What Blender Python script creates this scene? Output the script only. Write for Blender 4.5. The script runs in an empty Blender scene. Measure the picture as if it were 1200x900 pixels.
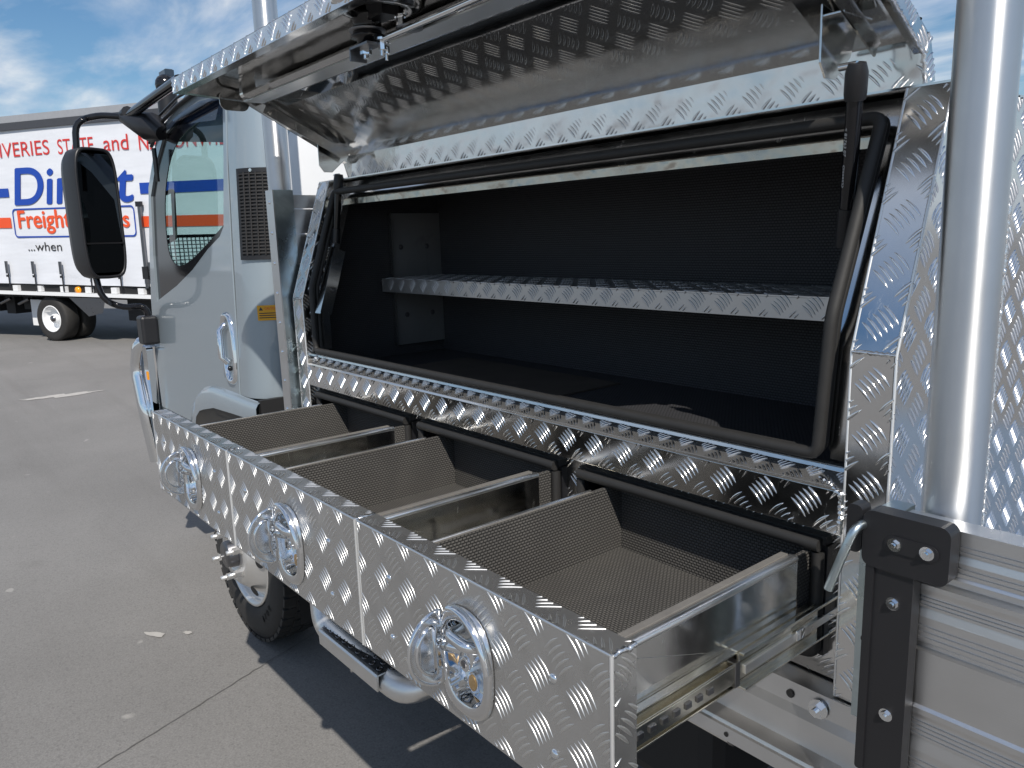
import bpy, math, random
import numpy as np
from mathutils import Vector, Matrix
from mathutils.geometry import tessellate_polygon
random.seed(7)
rng = np.random.default_rng(7)
SC = bpy.context.scene
COL = SC.collection
PI = math.pi

# ------------------------------------------------------------------ camera
def look_rotation(yaw, pitch, roll):
    ca, sa = math.cos(yaw), math.sin(yaw); cb, sb = math.cos(pitch), math.sin(pitch)
    f = Vector((sa * cb, ca * cb, -sb)); r = Vector((ca, -sa, 0)); u = r.cross(f)
    r2 = math.cos(roll) * r + math.sin(roll) * u
    u2 = -math.sin(roll) * r + math.cos(roll) * u
    return Matrix((r2, u2, -f)).transposed()
cam_d = bpy.data.cameras.new('camera'); cam = bpy.data.objects.new('camera', cam_d); COL.objects.link(cam)
cam.matrix_world = Matrix.Translation((0, 0, 1.6)) @ look_rotation(math.radians(-50.682), math.radians(10.83), math.radians(-1.844)).to_4x4()
cam_d.sensor_width = 36.0; cam_d.lens = 36.0 * 908.2 / 1200.0
cam_d.clip_start = 0.02; cam_d.clip_end = 3000
SC.camera = cam

# ------------------------------------------------------------------ light
SUN = Vector((1.82, -1.0, 2.13)).normalized()
ELEV = math.asin(SUN.z); AZ = math.atan2(SUN.x, SUN.y)
sd = bpy.data.lights.new('sun', 'SUN'); sd.energy = 4.9; sd.angle = math.radians(0.53); sd.color = (1.0, 0.94, 0.86)
so = bpy.data.objects.new('sun', sd); COL.objects.link(so)
so.rotation_euler = (-SUN).to_track_quat('-Z', 'Y').to_euler(); so.location = SUN * 30
W = bpy.data.worlds.new('World'); SC.world = W; W.use_nodes = True
nt = W.node_tree; nt.nodes.clear()
def wn(t, **k):
    n = nt.nodes.new(t)
    for a, b in k.items(): setattr(n, a, b)
    return n
out = wn('ShaderNodeOutputWorld'); bg = wn('ShaderNodeBackground'); bg.inputs[1].default_value = 0.082
sky = wn('ShaderNodeTexSky', sky_type='NISHITA'); sky.sun_disc = False
sky.sun_elevation = ELEV; sky.sun_rotation = AZ; sky.air_density = 1.15; sky.dust_density = 0.25; sky.ozone_density = 3.5
tc = wn('ShaderNodeTexCoord'); sep = wn('ShaderNodeSeparateXYZ')
nt.links.new(tc.outputs['Generated'], sep.inputs[0])
# clouds drawn on a plane high above: direction / (z + small)
zz = wn('ShaderNodeMath', operation='MAXIMUM'); zz.inputs[1].default_value = 0.0; nt.links.new(sep.outputs[2], zz.inputs[0])
za = wn('ShaderNodeMath', operation='ADD'); za.inputs[1].default_value = 0.12; nt.links.new(zz.outputs[0], za.inputs[0])
dx = wn('ShaderNodeMath', operation='DIVIDE'); nt.links.new(sep.outputs[0], dx.inputs[0]); nt.links.new(za.outputs[0], dx.inputs[1])
dy = wn('ShaderNodeMath', operation='DIVIDE'); nt.links.new(sep.outputs[1], dy.inputs[0]); nt.links.new(za.outputs[0], dy.inputs[1])
cmb = wn('ShaderNodeCombineXYZ'); nt.links.new(dx.outputs[0], cmb.inputs[0]); nt.links.new(dy.outputs[0], cmb.inputs[1])
mp = wn('ShaderNodeMapping'); mp.inputs['Rotation'].default_value = (0, 0, 0.5); mp.inputs['Scale'].default_value = (0.9, 1.9, 1); mp.inputs['Location'].default_value = (3.1, 0.4, 0)
nt.links.new(cmb.outputs[0], mp.inputs[0])
n1 = wn('ShaderNodeTexNoise'); n1.inputs['Scale'].default_value = 1.1; n1.inputs['Detail'].default_value = 9; n1.inputs['Roughness'].default_value = 0.56; n1.inputs['Distortion'].default_value = 0.35
nt.links.new(mp.outputs[0], n1.inputs['Vector'])
cr = wn('ShaderNodeValToRGB'); cr.color_ramp.elements[0].position = 0.41; cr.color_ramp.elements[1].position = 0.66
cr.color_ramp.elements[0].color = (0, 0, 0, 1); cr.color_ramp.elements[1].color = (1, 1, 1, 1)
nt.links.new(n1.outputs['Fac'], cr.inputs[0])
n2 = wn('ShaderNodeTexNoise'); n2.inputs['Scale'].default_value = 3.3; n2.inputs['Detail'].default_value = 6
nt.links.new(mp.outputs[0], n2.inputs['Vector'])
cc = wn('ShaderNodeValToRGB'); cc.color_ramp.elements[0].position = 0.35; cc.color_ramp.elements[1].position = 0.62
cc.color_ramp.elements[0].color = (5.0, 6.4, 8.8, 1); cc.color_ramp.elements[1].color = (11.2, 11.3, 11.4, 1)
nt.links.new(n2.outputs['Fac'], cc.inputs[0])
mx = wn('ShaderNodeMix', data_type='RGBA'); 
fm = wn('ShaderNodeMath', operation='MULTIPLY'); fm.inputs[1].default_value = 0.88; nt.links.new(cr.outputs[0], fm.inputs[0])
hs = wn('ShaderNodeHueSaturation'); hs.inputs['Saturation'].default_value = 1.20; hs.inputs['Value'].default_value = 1.12; nt.links.new(sky.outputs[0], hs.inputs['Color'])
nt.links.new(fm.outputs[0], mx.inputs[0]); hz = wn('ShaderNodeMapRange'); hz.inputs['From Min'].default_value = 0.0; hz.inputs['From Max'].default_value = 0.16; hz.inputs['To Min'].default_value = 0.75; hz.inputs['To Max'].default_value = 0.0; hz.interpolation_type = 'SMOOTHSTEP'
nt.links.new(zz.outputs[0], hz.inputs['Value']); hm = wn('ShaderNodeMix', data_type='RGBA'); hm.inputs[7].default_value = (5.6, 6.9, 8.6, 1)
nt.links.new(hz.outputs[0], hm.inputs[0]); nt.links.new(hs.outputs[0], hm.inputs[6]); nt.links.new(hm.outputs[2], mx.inputs[6]); nt.links.new(cc.outputs[0], mx.inputs[7])
nt.links.new(mx.outputs[2], bg.inputs[0]); nt.links.new(bg.outputs[0], out.inputs[0])
SC.view_settings.view_transform = 'Standard'; SC.view_settings.look = 'None'; SC.view_settings.gamma = 1; SC.view_settings.exposure = 0.0
SC.cycles.use_denoising = True; SC.cycles.max_bounces = 10; SC.cycles.glossy_bounces = 6; SC.cycles.sample_clamp_indirect = 6
SC.cycles.caustics_reflective = False; SC.cycles.caustics_refractive = False

# ------------------------------------------------------------------ materials
MATS = {}
def newmat(name):
    m = bpy.data.materials.new(name); m.use_nodes = True; MATS[name] = m
    n = m.node_tree; n.nodes.clear()
    o = n.nodes.new('ShaderNodeOutputMaterial'); b = n.nodes.new('ShaderNodeBsdfPrincipled'); n.links.new(b.outputs[0], o.inputs[0])
    return m, n, b, o
def mix_rgb(n, fac, a, b):
    x = n.nodes.new('ShaderNodeMix'); x.data_type = 'RGBA'
    if isinstance(fac, float): x.inputs[0].default_value = fac
    else: n.links.new(fac, x.inputs[0])
    for i, v in ((6, a), (7, b)):
        if isinstance(v, tuple): x.inputs[i].default_value = v + (1,) if len(v) == 3 else v
        else: n.links.new(v, x.inputs[i])
    return x.outputs[2]
def noise(n, scale, detail=4, rough=0.5, coord='Object', stretch=None, dist=0.0):
    t = n.nodes.new('ShaderNodeTexCoord'); src = t.outputs[coord]
    if stretch:
        mpn = n.nodes.new('ShaderNodeMapping'); mpn.inputs['Scale'].default_value = stretch; n.links.new(src, mpn.inputs[0]); src = mpn.outputs[0]
    x = n.nodes.new('ShaderNodeTexNoise'); x.inputs['Scale'].default_value = scale; x.inputs['Detail'].default_value = detail
    x.inputs['Roughness'].default_value = rough; x.inputs['Distortion'].default_value = dist
    n.links.new(src, x.inputs['Vector']); return x.outputs['Fac']
def ramp(n, src, p0, c0, p1, c1):
    r = n.nodes.new('ShaderNodeValToRGB'); r.color_ramp.elements[0].position = p0; r.color_ramp.elements[1].position = p1
    f = lambda c: (c, c, c, 1) if not isinstance(c, tuple) else c + (1,)
    r.color_ramp.elements[0].color = f(c0); r.color_ramp.elements[1].color = f(c1); n.links.new(src, r.inputs[0]); return r.outputs[0]
def bump(n, b, src, strength, dist, prev=None):
    x = n.nodes.new('ShaderNodeBump'); x.inputs['Strength'].default_value = strength; x.inputs['Distance'].default_value = dist
    n.links.new(src, x.inputs['Height'])
    if prev is not None: n.links.new(prev, x.inputs['Normal'])
    n.links.new(x.outputs[0], b.inputs['Normal']); return x.outputs[0]
def metal(name, col, rough, rvar=0.08, wav=0.0, wavs=6.0, grain=None, grain_s=0.15, smudge=None, met=1.0, scr=0.0):
    m, n, b, o = newmat(name)
    b.inputs['Metallic'].default_value = met
    f = noise(n, 9, 6, 0.6)
    n.links.new(ramp(n, f, 0.3, max(rough - rvar, 0.02), 0.7, rough + rvar), b.inputs['Roughness'])
    c2 = tuple(c * 0.86 for c in col)
    cc_ = mix_rgb(n, noise(n, 14, 7, 0.65), col, c2)
    if smudge: cc_ = mix_rgb(n, ramp(n, noise(n, 5, 8, 0.7, dist=1.0), 0.52, 0.0, 0.75, 0.8), cc_, smudge)
    n.links.new(cc_, b.inputs['Base Color'])
    pv = None
    if wav: pv = bump(n, b, noise(n, wavs, 2, 0.4), wav, 0.01)
    if grain: bump(n, b, noise(n, 60, 3, 0.6, stretch=grain), grain_s, 0.0008, pv)
    elif scr:
        f2 = noise(n, 38, 6, 0.75, stretch=(1.0, 1.0, 0.25), dist=1.5)
        r2 = ramp(n, f2, 0.60, 0.0, 0.78, scr)
        ad = n.nodes.new('ShaderNodeMath'); ad.operation = 'ADD'; ad.use_clamp = True
        lk = b.inputs['Roughness'].links[0].from_socket; n.links.new(lk, ad.inputs[0]); n.links.new(r2, ad.inputs[1]); n.links.new(ad.outputs[0], b.inputs['Roughness'])
    return m
def plain(name, col, rough=0.5, metallic=0.0, coat=0.0, nz=0.12, nscale=12, bmp=0.0, bscale=150, spec=0.5):
    m, n, b, o = newmat(name)
    b.inputs['Metallic'].default_value = metallic; b.inputs['Roughness'].default_value = rough
    b.inputs['Coat Weight'].default_value = coat; b.inputs['Coat Roughness'].default_value = 0.03
    b.inputs['Specular IOR Level'].default_value = spec
    n.links.new(mix_rgb(n, noise(n, nscale, 6, 0.6), tuple(c * (1 + nz) for c in col), tuple(c * (1 - nz) for c in col)), b.inputs['Base Color'])
    if bmp: bump(n, b, noise(n, bscale, 4, 0.6), bmp, 0.002)
    return m
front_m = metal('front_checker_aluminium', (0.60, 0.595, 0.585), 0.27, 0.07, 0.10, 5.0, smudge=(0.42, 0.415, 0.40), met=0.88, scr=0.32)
front_bar = metal('front_tread_bar', (0.70, 0.70, 0.69), 0.31, 0.04, met=0.90)
satin = metal('satin_chrome', (0.80, 0.80, 0.80), 0.15, 0.04)
pan_m = metal('dish_pan', (0.78, 0.78, 0.77), 0.30, 0.06, 0.2, 30.0)
dusty_al = metal('dusty_aluminium', (0.50, 0.47, 0.41), 0.20, 0.10, 0.5, 20.0, smudge=(0.25, 0.235, 0.20))
shelf_m = metal('shelf_checker_aluminium', (0.62, 0.61, 0.60), 0.36, 0.08, met=0.75)
edge_m = metal('rolled_edge_aluminium', (0.84, 0.84, 0.83), 0.32, 0.06)
band_m = metal('mirror_polished_strip', (0.60, 0.60, 0.60), 0.045, 0.02, 0.10, 3.0)
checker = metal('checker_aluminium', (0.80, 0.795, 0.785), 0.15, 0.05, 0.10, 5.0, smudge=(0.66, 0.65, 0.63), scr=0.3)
bright_bar = metal('tread_bar_aluminium', (0.86, 0.86, 0.86), 0.13, 0.03)
sheet = metal('sheet_aluminium', (0.74, 0.735, 0.72), 0.15, 0.07, 0.30, 6.0, smudge=(0.5, 0.48, 0.44), scr=0.3)
hinge_m = metal('wavy_checker_aluminium', (0.72, 0.73, 0.74), 0.14, 0.05, 0.30, 14.0)
lid_inner = metal('polished_sheet_aluminium', (0.86, 0.855, 0.84), 0.12, 0.04, 0.20, 6.0, smudge=(0.70, 0.69, 0.66), met=0.86, scr=0.2)
mill = metal('extruded_aluminium', (0.72, 0.72, 0.72), 0.34, 0.06, 0.03, 3.0, grain=(0.3, 12, 12), grain_s=0.2)
brushed = metal('brushed_aluminium_tube', (0.76, 0.77, 0.78), 0.19, 0.03, 0.0, grain=(6, 6, 120), grain_s=0.12)
weldm = metal('weld_bead', (0.82, 0.82, 0.82), 0.22, 0.05, 0.0, grain=(8, 8, 8), grain_s=0.6)
chrome = metal('chrome', (0.86, 0.87, 0.88), 0.05, 0.02, 0.0)
seam_m = metal('bright_folded_edge', (0.92, 0.92, 0.91), 0.42, 0.05, met=0.8)
zinc = metal('galvanised_steel', (0.52, 0.60, 0.63), 0.30, 0.08, 0.05, 8.0, smudge=(0.75, 0.82, 0.86))
slide_m = metal('zinc_plated_slide', (0.78, 0.75, 0.66), 0.2, 0.06)
wheel_m = metal('wheel_steel', (0.80, 0.79, 0.77), 0.36, 0.08, met=0.85)
bracket_m = metal('scratched_steel_plate', (0.42, 0.42, 0.42), 0.42, 0.1, smudge=(0.2, 0.2, 0.2), met=0.8)
dark_steel = metal('dark_steel', (0.22, 0.22, 0.23), 0.32, 0.08)
def aniso(m, axis, an=0.85):
    n = m.node_tree; b = next(x for x in n.nodes if x.type == 'BSDF_PRINCIPLED'); t = n.nodes.new('ShaderNodeTangent'); t.direction_type = 'RADIAL'; t.axis = axis
    n.links.new(t.outputs[0], b.inputs['Tangent']); b.inputs['Anisotropic'].default_value = an; b.inputs['Anisotropic Rotation'].default_value = 0.25
brushed = metal('brushed_aluminium_tube', (0.74, 0.75, 0.76), 0.36, 0.03, grain=(6, 6, 160), grain_s=0.06)
aniso(brushed, 'Z')
black_pl = plain('black_plastic', (0.012, 0.012, 0.014), 0.42, bmp=0.05, bscale=400)
black_gloss = plain('black_gloss', (0.008, 0.008, 0.01), 0.12)
rubber = plain('rubber_seal', (0.020, 0.0195, 0.019), 0.62, nz=0.25, nscale=30, bmp=0.15, bscale=90)
tyre_m = plain('tyre_rubber', (0.022, 0.021, 0.020), 0.72, nz=0.3, nscale=20, bmp=0.25, bscale=60)
vent_m = plain('vent_plastic', (0.022, 0.021, 0.021), 0.55)
arch_m = plain('arch_plastic', (0.05, 0.047, 0.042), 0.6)
under = plain('underbody_black', (0.010, 0.010, 0.011), 0.7)
interior = plain('cab_trim', (0.16, 0.16, 0.155), 0.75)
seat_m = plain('seat_cloth', (0.045, 0.05, 0.05), 0.9)
white_p = plain('white_paint', (0.76, 0.77, 0.78), 0.4, nz=0.03, coat=0.2)
red_ink = plain('red_print', (0.58, 0.035, 0.03), 0.45, nz=0.05)
orange_ink = plain('orange_red_print', (0.75, 0.085, 0.02), 0.45, nz=0.05)
blue_ink = plain('blue_print', (0.008, 0.055, 0.36), 0.45, nz=0.05)
black_ink = plain('black_print', (0.03, 0.03, 0.03), 0.5)
white_ink = plain('white_print', (0.75, 0.75, 0.75), 0.5)
yellow = plain('sticker_yellow', (0.85, 0.42, 0.012), 0.4, nz=0.04)
amber = plain('amber_lens', (0.85, 0.33, 0.01), 0.2)
brass = plain('aged_brass', (0.26, 0.17, 0.07), 0.45, metallic=0.4)
roof_grey = plain('trailer_rail_grey', (0.30, 0.31, 0.33), 0.4)
roof_dark = plain('trailer_rail_dark', (0.05, 0.052, 0.06), 0.5)
splash_m = plain('pale_splash', (0.40, 0.385, 0.36), 0.8, nz=0.3)
def paint_mat():
    m, n, b, o = newmat('silver_blue_paint')
    b.inputs['Metallic'].default_value = 0.40; b.inputs['Roughness'].default_value = 0.36
    b.inputs['Coat Weight'].default_value = 1.0; b.inputs['Coat Roughness'].default_value = 0.04
    n.links.new(mix_rgb(n, noise(n, 900, 2, 0.5), (0.27, 0.325, 0.365), (0.33, 0.385, 0.425)), b.inputs['Base Color'])
    return m
paint = paint_mat()
def curtain_mat():
    m, n, b, o = newmat('curtain_vinyl')
    b.inputs['Roughness'].default_value = 0.42
    n.links.new(mix_rgb(n, noise(n, 1.5, 5, 0.6), (0.74, 0.76, 0.80), (0.66, 0.68, 0.73)), b.inputs['Base Color'])
    bump(n, b, noise(n, 1.0, 3, 0.5, stretch=(0.5, 0.5, 2.5)), 0.5, 0.05)
    return m
curtain_m = curtain_mat()
def liner_mat(name, c_hi, c_lo, su=0.0075, sv=0.0052, dusty=0.5):
    m, n, b, o = newmat(name)
    t = n.nodes.new('ShaderNodeTexCoord'); br = n.nodes.new('ShaderNodeTexBrick')
    br.inputs['Scale'].default_value = 1.0; br.inputs['Brick Width'].default_value = su; br.inputs['Row Height'].default_value = sv
    br.inputs['Mortar Size'].default_value = 0.0017; br.inputs['Mortar Smooth'].default_value = 1.0; br.offset = 0.5
    n.links.new(t.outputs['UV'], br.inputs['Vector'])
    f = br.outputs['Fac']
    big = noise(n, 7, 8, 0.65, dist=0.6)
    dirty = mix_rgb(n, ramp(n, big, 0.42, 0.0, 0.72, dusty), c_hi, (0.155, 0.148, 0.134))
    n.links.new(mix_rgb(n, f, dirty, c_lo), b.inputs['Base Color'])
    b.inputs['Roughness'].default_value = 0.6
    inv = n.nodes.new('ShaderNodeMath'); inv.operation = 'SUBTRACT'; inv.inputs[0].default_value = 1.0; n.links.new(f, inv.inputs[1])
    bump(n, b, inv.outputs[0], 0.9, 0.0012)
    return m
liner = liner_mat('ribbed_rubber_liner', (0.098, 0.094, 0.088), (0.016, 0.0155, 0.015))
box_liner = liner_mat('black_foam_liner', (0.046, 0.047, 0.052), (0.010, 0.010, 0.012), 0.008, 0.006, 0.05)
def glass_mat(name, tint, refl_rough=0.01, dens=1.0):
    m, n, b, o = newmat(name)
    n.nodes.remove(b)
    tr = n.nodes.new('ShaderNodeBsdfTransparent'); tr.inputs[0].default_value = tint + (1,)
    gl = n.nodes.new('ShaderNodeBsdfGlossy'); gl.inputs['Roughness'].default_value = refl_rough
    ge = n.nodes.new('ShaderNodeNewGeometry'); dt = n.nodes.new('ShaderNodeVectorMath'); dt.operation = 'DOT_PRODUCT'
    n.links.new(ge.outputs['Normal'], dt.inputs[0]); n.links.new(ge.outputs['Incoming'], dt.inputs[1])
    def mth(op, a, b_=None):
        q = n.nodes.new('ShaderNodeMath'); q.operation = op
        for i, v_ in enumerate((a, b_)):
            if v_ is None: continue
            if isinstance(v_, (int, float)): q.inputs[i].default_value = v_
            else: n.links.new(v_, q.inputs[i])
        return q.outputs[0]
    sch = mth('ADD', mth('MULTIPLY', mth('POWER', mth('SUBTRACT', 1.0, mth('ABSOLUTE', dt.outputs['Value'])), 5.0), 0.96), 0.04)
    ms = n.nodes.new('ShaderNodeMixShader'); n.links.new(sch, ms.inputs[0]); n.links.new(tr.outputs[0], ms.inputs[1]); n.links.new(gl.outputs[0], ms.inputs[2])
    n.links.new(ms.outputs[0], o.inputs[0]); return m
glass = glass_mat('tinted_glass', (0.62, 0.76, 0.745))
visor_m = glass_mat('smoked_acrylic', (0.20, 0.24, 0.33))
dusty = plain('dusty_foam', (0.135, 0.128, 0.118), 0.9, nz=0.3, nscale=40, bmp=0.4, bscale=200)
mirror_m = metal('mirror_glass', (0.13, 0.135, 0.145), 0.02, 0.01)
def ground_mat():
    m, n, b, o = newmat('worn_asphalt')
    base = mix_rgb(n, ramp(n, noise(n, 0.5, 6, 0.6), 0.35, 0.0, 0.7, 1.0), (0.158, 0.155, 0.150), (0.200, 0.196, 0.190))
    fine = mix_rgb(n, ramp(n, noise(n, 160, 3, 0.7), 0.35, 0.0, 0.65, 1.0), (0.86, 0.86, 0.86), (1.14, 1.13, 1.12))
    mul = n.nodes.new('ShaderNodeMix'); mul.data_type = 'RGBA'; mul.blend_type = 'MULTIPLY'; mul.inputs[0].default_value = 1.0
    n.links.new(base, mul.inputs[6]); n.links.new(fine, mul.inputs[7])
    peb = n.nodes.new('ShaderNodeTexVoronoi'); peb.inputs['Scale'].default_value = 140; tcp = n.nodes.new('ShaderNodeTexCoord'); n.links.new(tcp.outputs['Object'], peb.inputs['Vector'])
    pm = n.nodes.new('ShaderNodeMix'); pm.data_type = 'RGBA'; pm.blend_type = 'MULTIPLY'; pm.inputs[0].default_value = 0.16
    hv = n.nodes.new('ShaderNodeHueSaturation'); hv.inputs['Saturation'].default_value = 0.0; hv.inputs['Value'].default_value = 1.9; n.links.new(peb.outputs['Color'], hv.inputs['Color'])
    n.links.new(mul.outputs[2], pm.inputs[6]); n.links.new(hv.outputs[0], pm.inputs[7])
    class _M: outputs = {2: pm.outputs[2]}
    mul = _M
    stains = mix_rgb(n, ramp(n, noise(n, 1.3, 9, 0.7, dist=0.8), 0.60, 0.0, 0.82, 0.45), mul.outputs[2], (0.10, 0.096, 0.09))
    streak = mix_rgb(n, ramp(n, noise(n, 1.0, 5, 0.6, stretch=(0.15, 3.0, 1)), 0.52, 0.0, 0.78, 0.45), stains, (0.125, 0.120, 0.114))
    spots = mix_rgb(n, ramp(n, noise(n, 5.0, 2, 0.5), 0.735, 0.0, 0.76, 0.7), streak, (0.34, 0.33, 0.31))
    n.links.new(spots, b.inputs['Base Color']); b.inputs['Roughness'].default_value = 0.82; b.inputs['Specular IOR Level'].default_value = 0.35
    bump(n, b, noise(n, 130, 5, 0.7), 0.35, 0.004)
    return m
ground_m = ground_mat()
crack_m = plain('crack_filler', (0.115, 0.11, 0.10), 0.9)

# ------------------------------------------------------------------ mesh helpers
def nrm(v):
    v = np.asarray(v, float); return v / (np.linalg.norm(v) + 1e-12)
class MB:
    def __init__(s): s.v = []; s.f = []; s.m = []; s.sm = []; s.mats = []
    def mi(s, mat):
        if mat not in s.mats: s.mats.append(mat)
        return s.mats.index(mat)
    def add(s, V, F, mat, smooth=False):
        o = len(s.v); s.v.extend([tuple(map(float, p)) for p in V]); k = s.mi(mat)
        for f in F: s.f.append(tuple(o + i for i in f)); s.m.append(k); s.sm.append(smooth)
    def box(s, x0, x1, y0, y1, z0, z1, mat, rot=None, piv=None):
        P = np.array([(x, y, z) for x in (x0, x1) for y in (y0, y1) for z in (z0, z1)], float)
        if rot is not None:
            c = P.mean(0) if piv is None else np.array(piv); R = np.array(rot.to_3x3() if hasattr(rot, 'to_3x3') else rot); P = (P - c) @ R.T + c
        s.add(P, [(0, 1, 3, 2), (4, 6, 7, 5), (0, 4, 5, 1), (2, 3, 7, 6), (0, 2, 6, 4), (1, 5, 7, 3)], mat)
    def obox(s, c, U, V, N, su, sv, sn, mat):
        c = np.array(c, float); U = nrm(U); V = nrm(V); N = nrm(N)
        P = [c + U * a * su / 2 + V * b_ * sv / 2 + N * d * sn / 2 for a in (-1, 1) for b_ in (-1, 1) for d in (-1, 1)]
        s.add(P, [(0, 1, 3, 2), (4, 6, 7, 5), (0, 4, 5, 1), (2, 3, 7, 6), (0, 2, 6, 4), (1, 5, 7, 3)], mat)
    def extrude(s, prof, axis, a, b, mat, smooth=False, caps=True, closed=True):
        # prof: 2D points in the two other axes (order x,y,z minus axis)
        n = len(prof); P = []
        for val in (a, b):
            for p in prof:
                q = list(p); q.insert('xyz'.index(axis), val); P.append(q)
        F = [(i, (i + 1) % n, n + (i + 1) % n, n + i) for i in range(n if closed else n - 1)]
        s.add(P, F, mat, smooth)
        if caps and closed:
            tri = tessellate_polygon([[Vector((p[0], p[1], 0)) for p in prof]])
            s.add(P[:n], [tuple(t) for t in tri], mat); s.add(P[n:], [tuple(t) for t in tri], mat)
    def poly(s, O, U, V, loops, thick, mat, back=True):
        # flat plate with holes; outward normal U x V
        O = np.array(O, float); U = np.array(U, float); V = np.array(V, float); N = nrm(np.cross(U, V))
        flat = [p for L in loops for p in L]
        tri = tessellate_polygon([[Vector((p[0], p[1], 0)) for p in L] for L in loops])
        top = [O + U * p[0] + V * p[1] for p in flat]; bot = [p - N * thick for p in top]
        def orient(t):
            a, b_, c = (np.array(flat[i]) for i in t); w = (b_[0] - a[0]) * (c[1] - a[1]) - (b_[1] - a[1]) * (c[0] - a[0])
            return t if w > 0 else (t[0], t[2], t[1])
        T = [orient(t) for t in tri]
        s.add(top, T, mat)
        if back and thick:
            s.add(bot, [(t[0], t[2], t[1]) for t in T], mat)
            k = 0
            for L in loops:
                n = len(L); idx = list(range(k, k + n)); k += n
                V2 = [top[i] for i in idx] + [bot[i] for i in idx]
                s.add(V2, [(i, (i + 1) % n, n + (i + 1) % n, n + i) for i in range(n)], mat)
    def tube(s, path, r, mat, seg=14, closed=False, caps=True, flat=None, radii=None):
        P = [np.array(p, float) for p in path]; n = len(P); rings = []
        up = None
        for i in range(n):
            if closed: t = nrm(P[(i + 1) % n] - P[i - 1])
            else: t = nrm(P[min(i + 1, n - 1)] - P[max(i - 1, 0)])
            if up is None:
                a = np.array([0, 0, 1.]) if abs(t[2]) < 0.9 else np.array([0, 1., 0])
                up = nrm(a - t * (a @ t))
            else: up = nrm(up - t * (up @ t))
            b_ = np.cross(t, up); rr = radii[i] if radii else r
            rings.append([P[i] + (up * math.cos(q) * (flat or 1) + b_ * math.sin(q)) * rr for q in np.linspace(0, 2 * PI, seg, endpoint=False)])
        V = [p for R in rings for p in R]; F = []
        for i in range(n if closed else n - 1):
            for j in range(seg):
                a = i * seg; b2 = ((i + 1) % n) * seg
                F.append((a + j, a + (j + 1) % seg, b2 + (j + 1) % seg, b2 + j))
        s.add(V, F, mat, True)
        if caps and not closed:
            s.add(rings[0], [tuple(range(seg))[::-1]], mat); s.add(rings[-1], [tuple(range(seg))], mat)
    def lathe(s, c, axis, prof, mat, seg=32, smooth=True, a0=0, a1=2 * PI, ax_u=None):
        # prof: list of (distance along axis, radius)
        A = nrm(axis); u = np.array(ax_u) if ax_u is not None else np.array([0, 0, 1.]) if abs(A[2]) < 0.9 else np.array([1., 0, 0])
        u = nrm(u - A * (u @ A)); w = np.cross(A, u); c = np.array(c, float); full = abs(a1 - a0 - 2 * PI) < 1e-6
        ang = np.linspace(a0, a1, seg, endpoint=not full); V = []
        for d, r in prof:
            for q in ang: V.append(c + A * d + (u * math.cos(q) + w * math.sin(q)) * r)
        F = []
        for i in range(len(prof) - 1):
            for j in range(seg if full else seg - 1):
                F.append((i * seg + j, (i + 1) * seg + j, (i + 1) * seg + (j + 1) % seg, i * seg + (j + 1) % seg))
        s.add(V, F, mat, smooth)
    def grid(s, G, mat, smooth=True):
        # G[i][j] points
        h = len(G); w = len(G[0]); V = [p for R in G for p in R]
        s.add(V, [(i * w + j, i * w + j + 1, (i + 1) * w + j + 1, (i + 1) * w + j) for i in range(h - 1) for j in range(w - 1)], mat, smooth)
    def sphere(s, c, r, mat, sx=1, sy=1, sz=1, half=False, seg=16):
        n = 8; G = []
        for i in range(n + 1):
            th = PI * i / n * (0.5 if half else 1)
            G.append([(c[0] + r * sx * math.sin(th) * math.cos(q), c[1] + r * sy * math.sin(th) * math.sin(q), c[2] + r * sz * math.cos(th)) for q in np.linspace(0, 2 * PI, seg + 1)])
        s.grid(G, mat)
    def hexbolt(s, c, N, r, h, mat, spin=0.3):
        s.lathe(c, N, [(0, r), (h, r), (h, 0)], mat, seg=6, smooth=False)
        s.lathe(c, N, [(0, r * 1.45), (h * 0.2, r * 1.45), (h * 0.2, 0)], mat, seg=14, smooth=False)
        s.lathe(np.array(c) + nrm(N) * h, N, [(0, r * 0.5), (h * 0.5, r * 0.5), (h * 0.5, 0)], mat, seg=10, smooth=False)
    def build(s, name, parent=None, bevel=0.0, kind=None, label=None, cat=None, group=None, fixn=True):
        me = bpy.data.meshes.new(name)
        me.from_pydata(s.v, [], s.f); me.update()
        for m in s.mats: me.materials.append(m)
        me.polygons.foreach_set('material_index', s.m); me.polygons.foreach_set('use_smooth', s.sm)
        if fixn:
            import bmesh
            bm = bmesh.new(); bm.from_mesh(me); bmesh.ops.remove_doubles(bm, verts=bm.verts, dist=1e-5) if bevel else None
            bmesh.ops.recalc_face_normals(bm, faces=bm.faces); bm.to_mesh(me); bm.free()
        # box-projected uv in metres
        nl = len(me.loops); co = np.empty(len(me.vertices) * 3); me.vertices.foreach_get('co', co); co = co.reshape(-1, 3)
        li = np.empty(nl, int); me.loops.foreach_get('vertex_index', li)
        fn = np.empty(len(me.polygons) * 3); me.polygons.foreach_get('normal', fn); fn = np.abs(fn.reshape(-1, 3))
        lt = np.empty(len(me.polygons), int); me.polygons.foreach_get('loop_total', lt)
        ax = np.repeat(fn.argmax(1), lt); p = co[li]
        uv = np.where((ax == 0)[:, None], p[:, [1, 2]], np.where((ax == 1)[:, None], p[:, [0, 2]], p[:, [0, 1]]))
        l = me.uv_layers.new(name='uv'); l.data.foreach_set('uv', uv.astype(np.float32).ravel())
        o = bpy.data.objects.new(name, me); COL.objects.link(o)
        if parent is not None: o.parent = parent; o.matrix_parent_inverse = Matrix.Translation(-parent_loc(parent))
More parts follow.
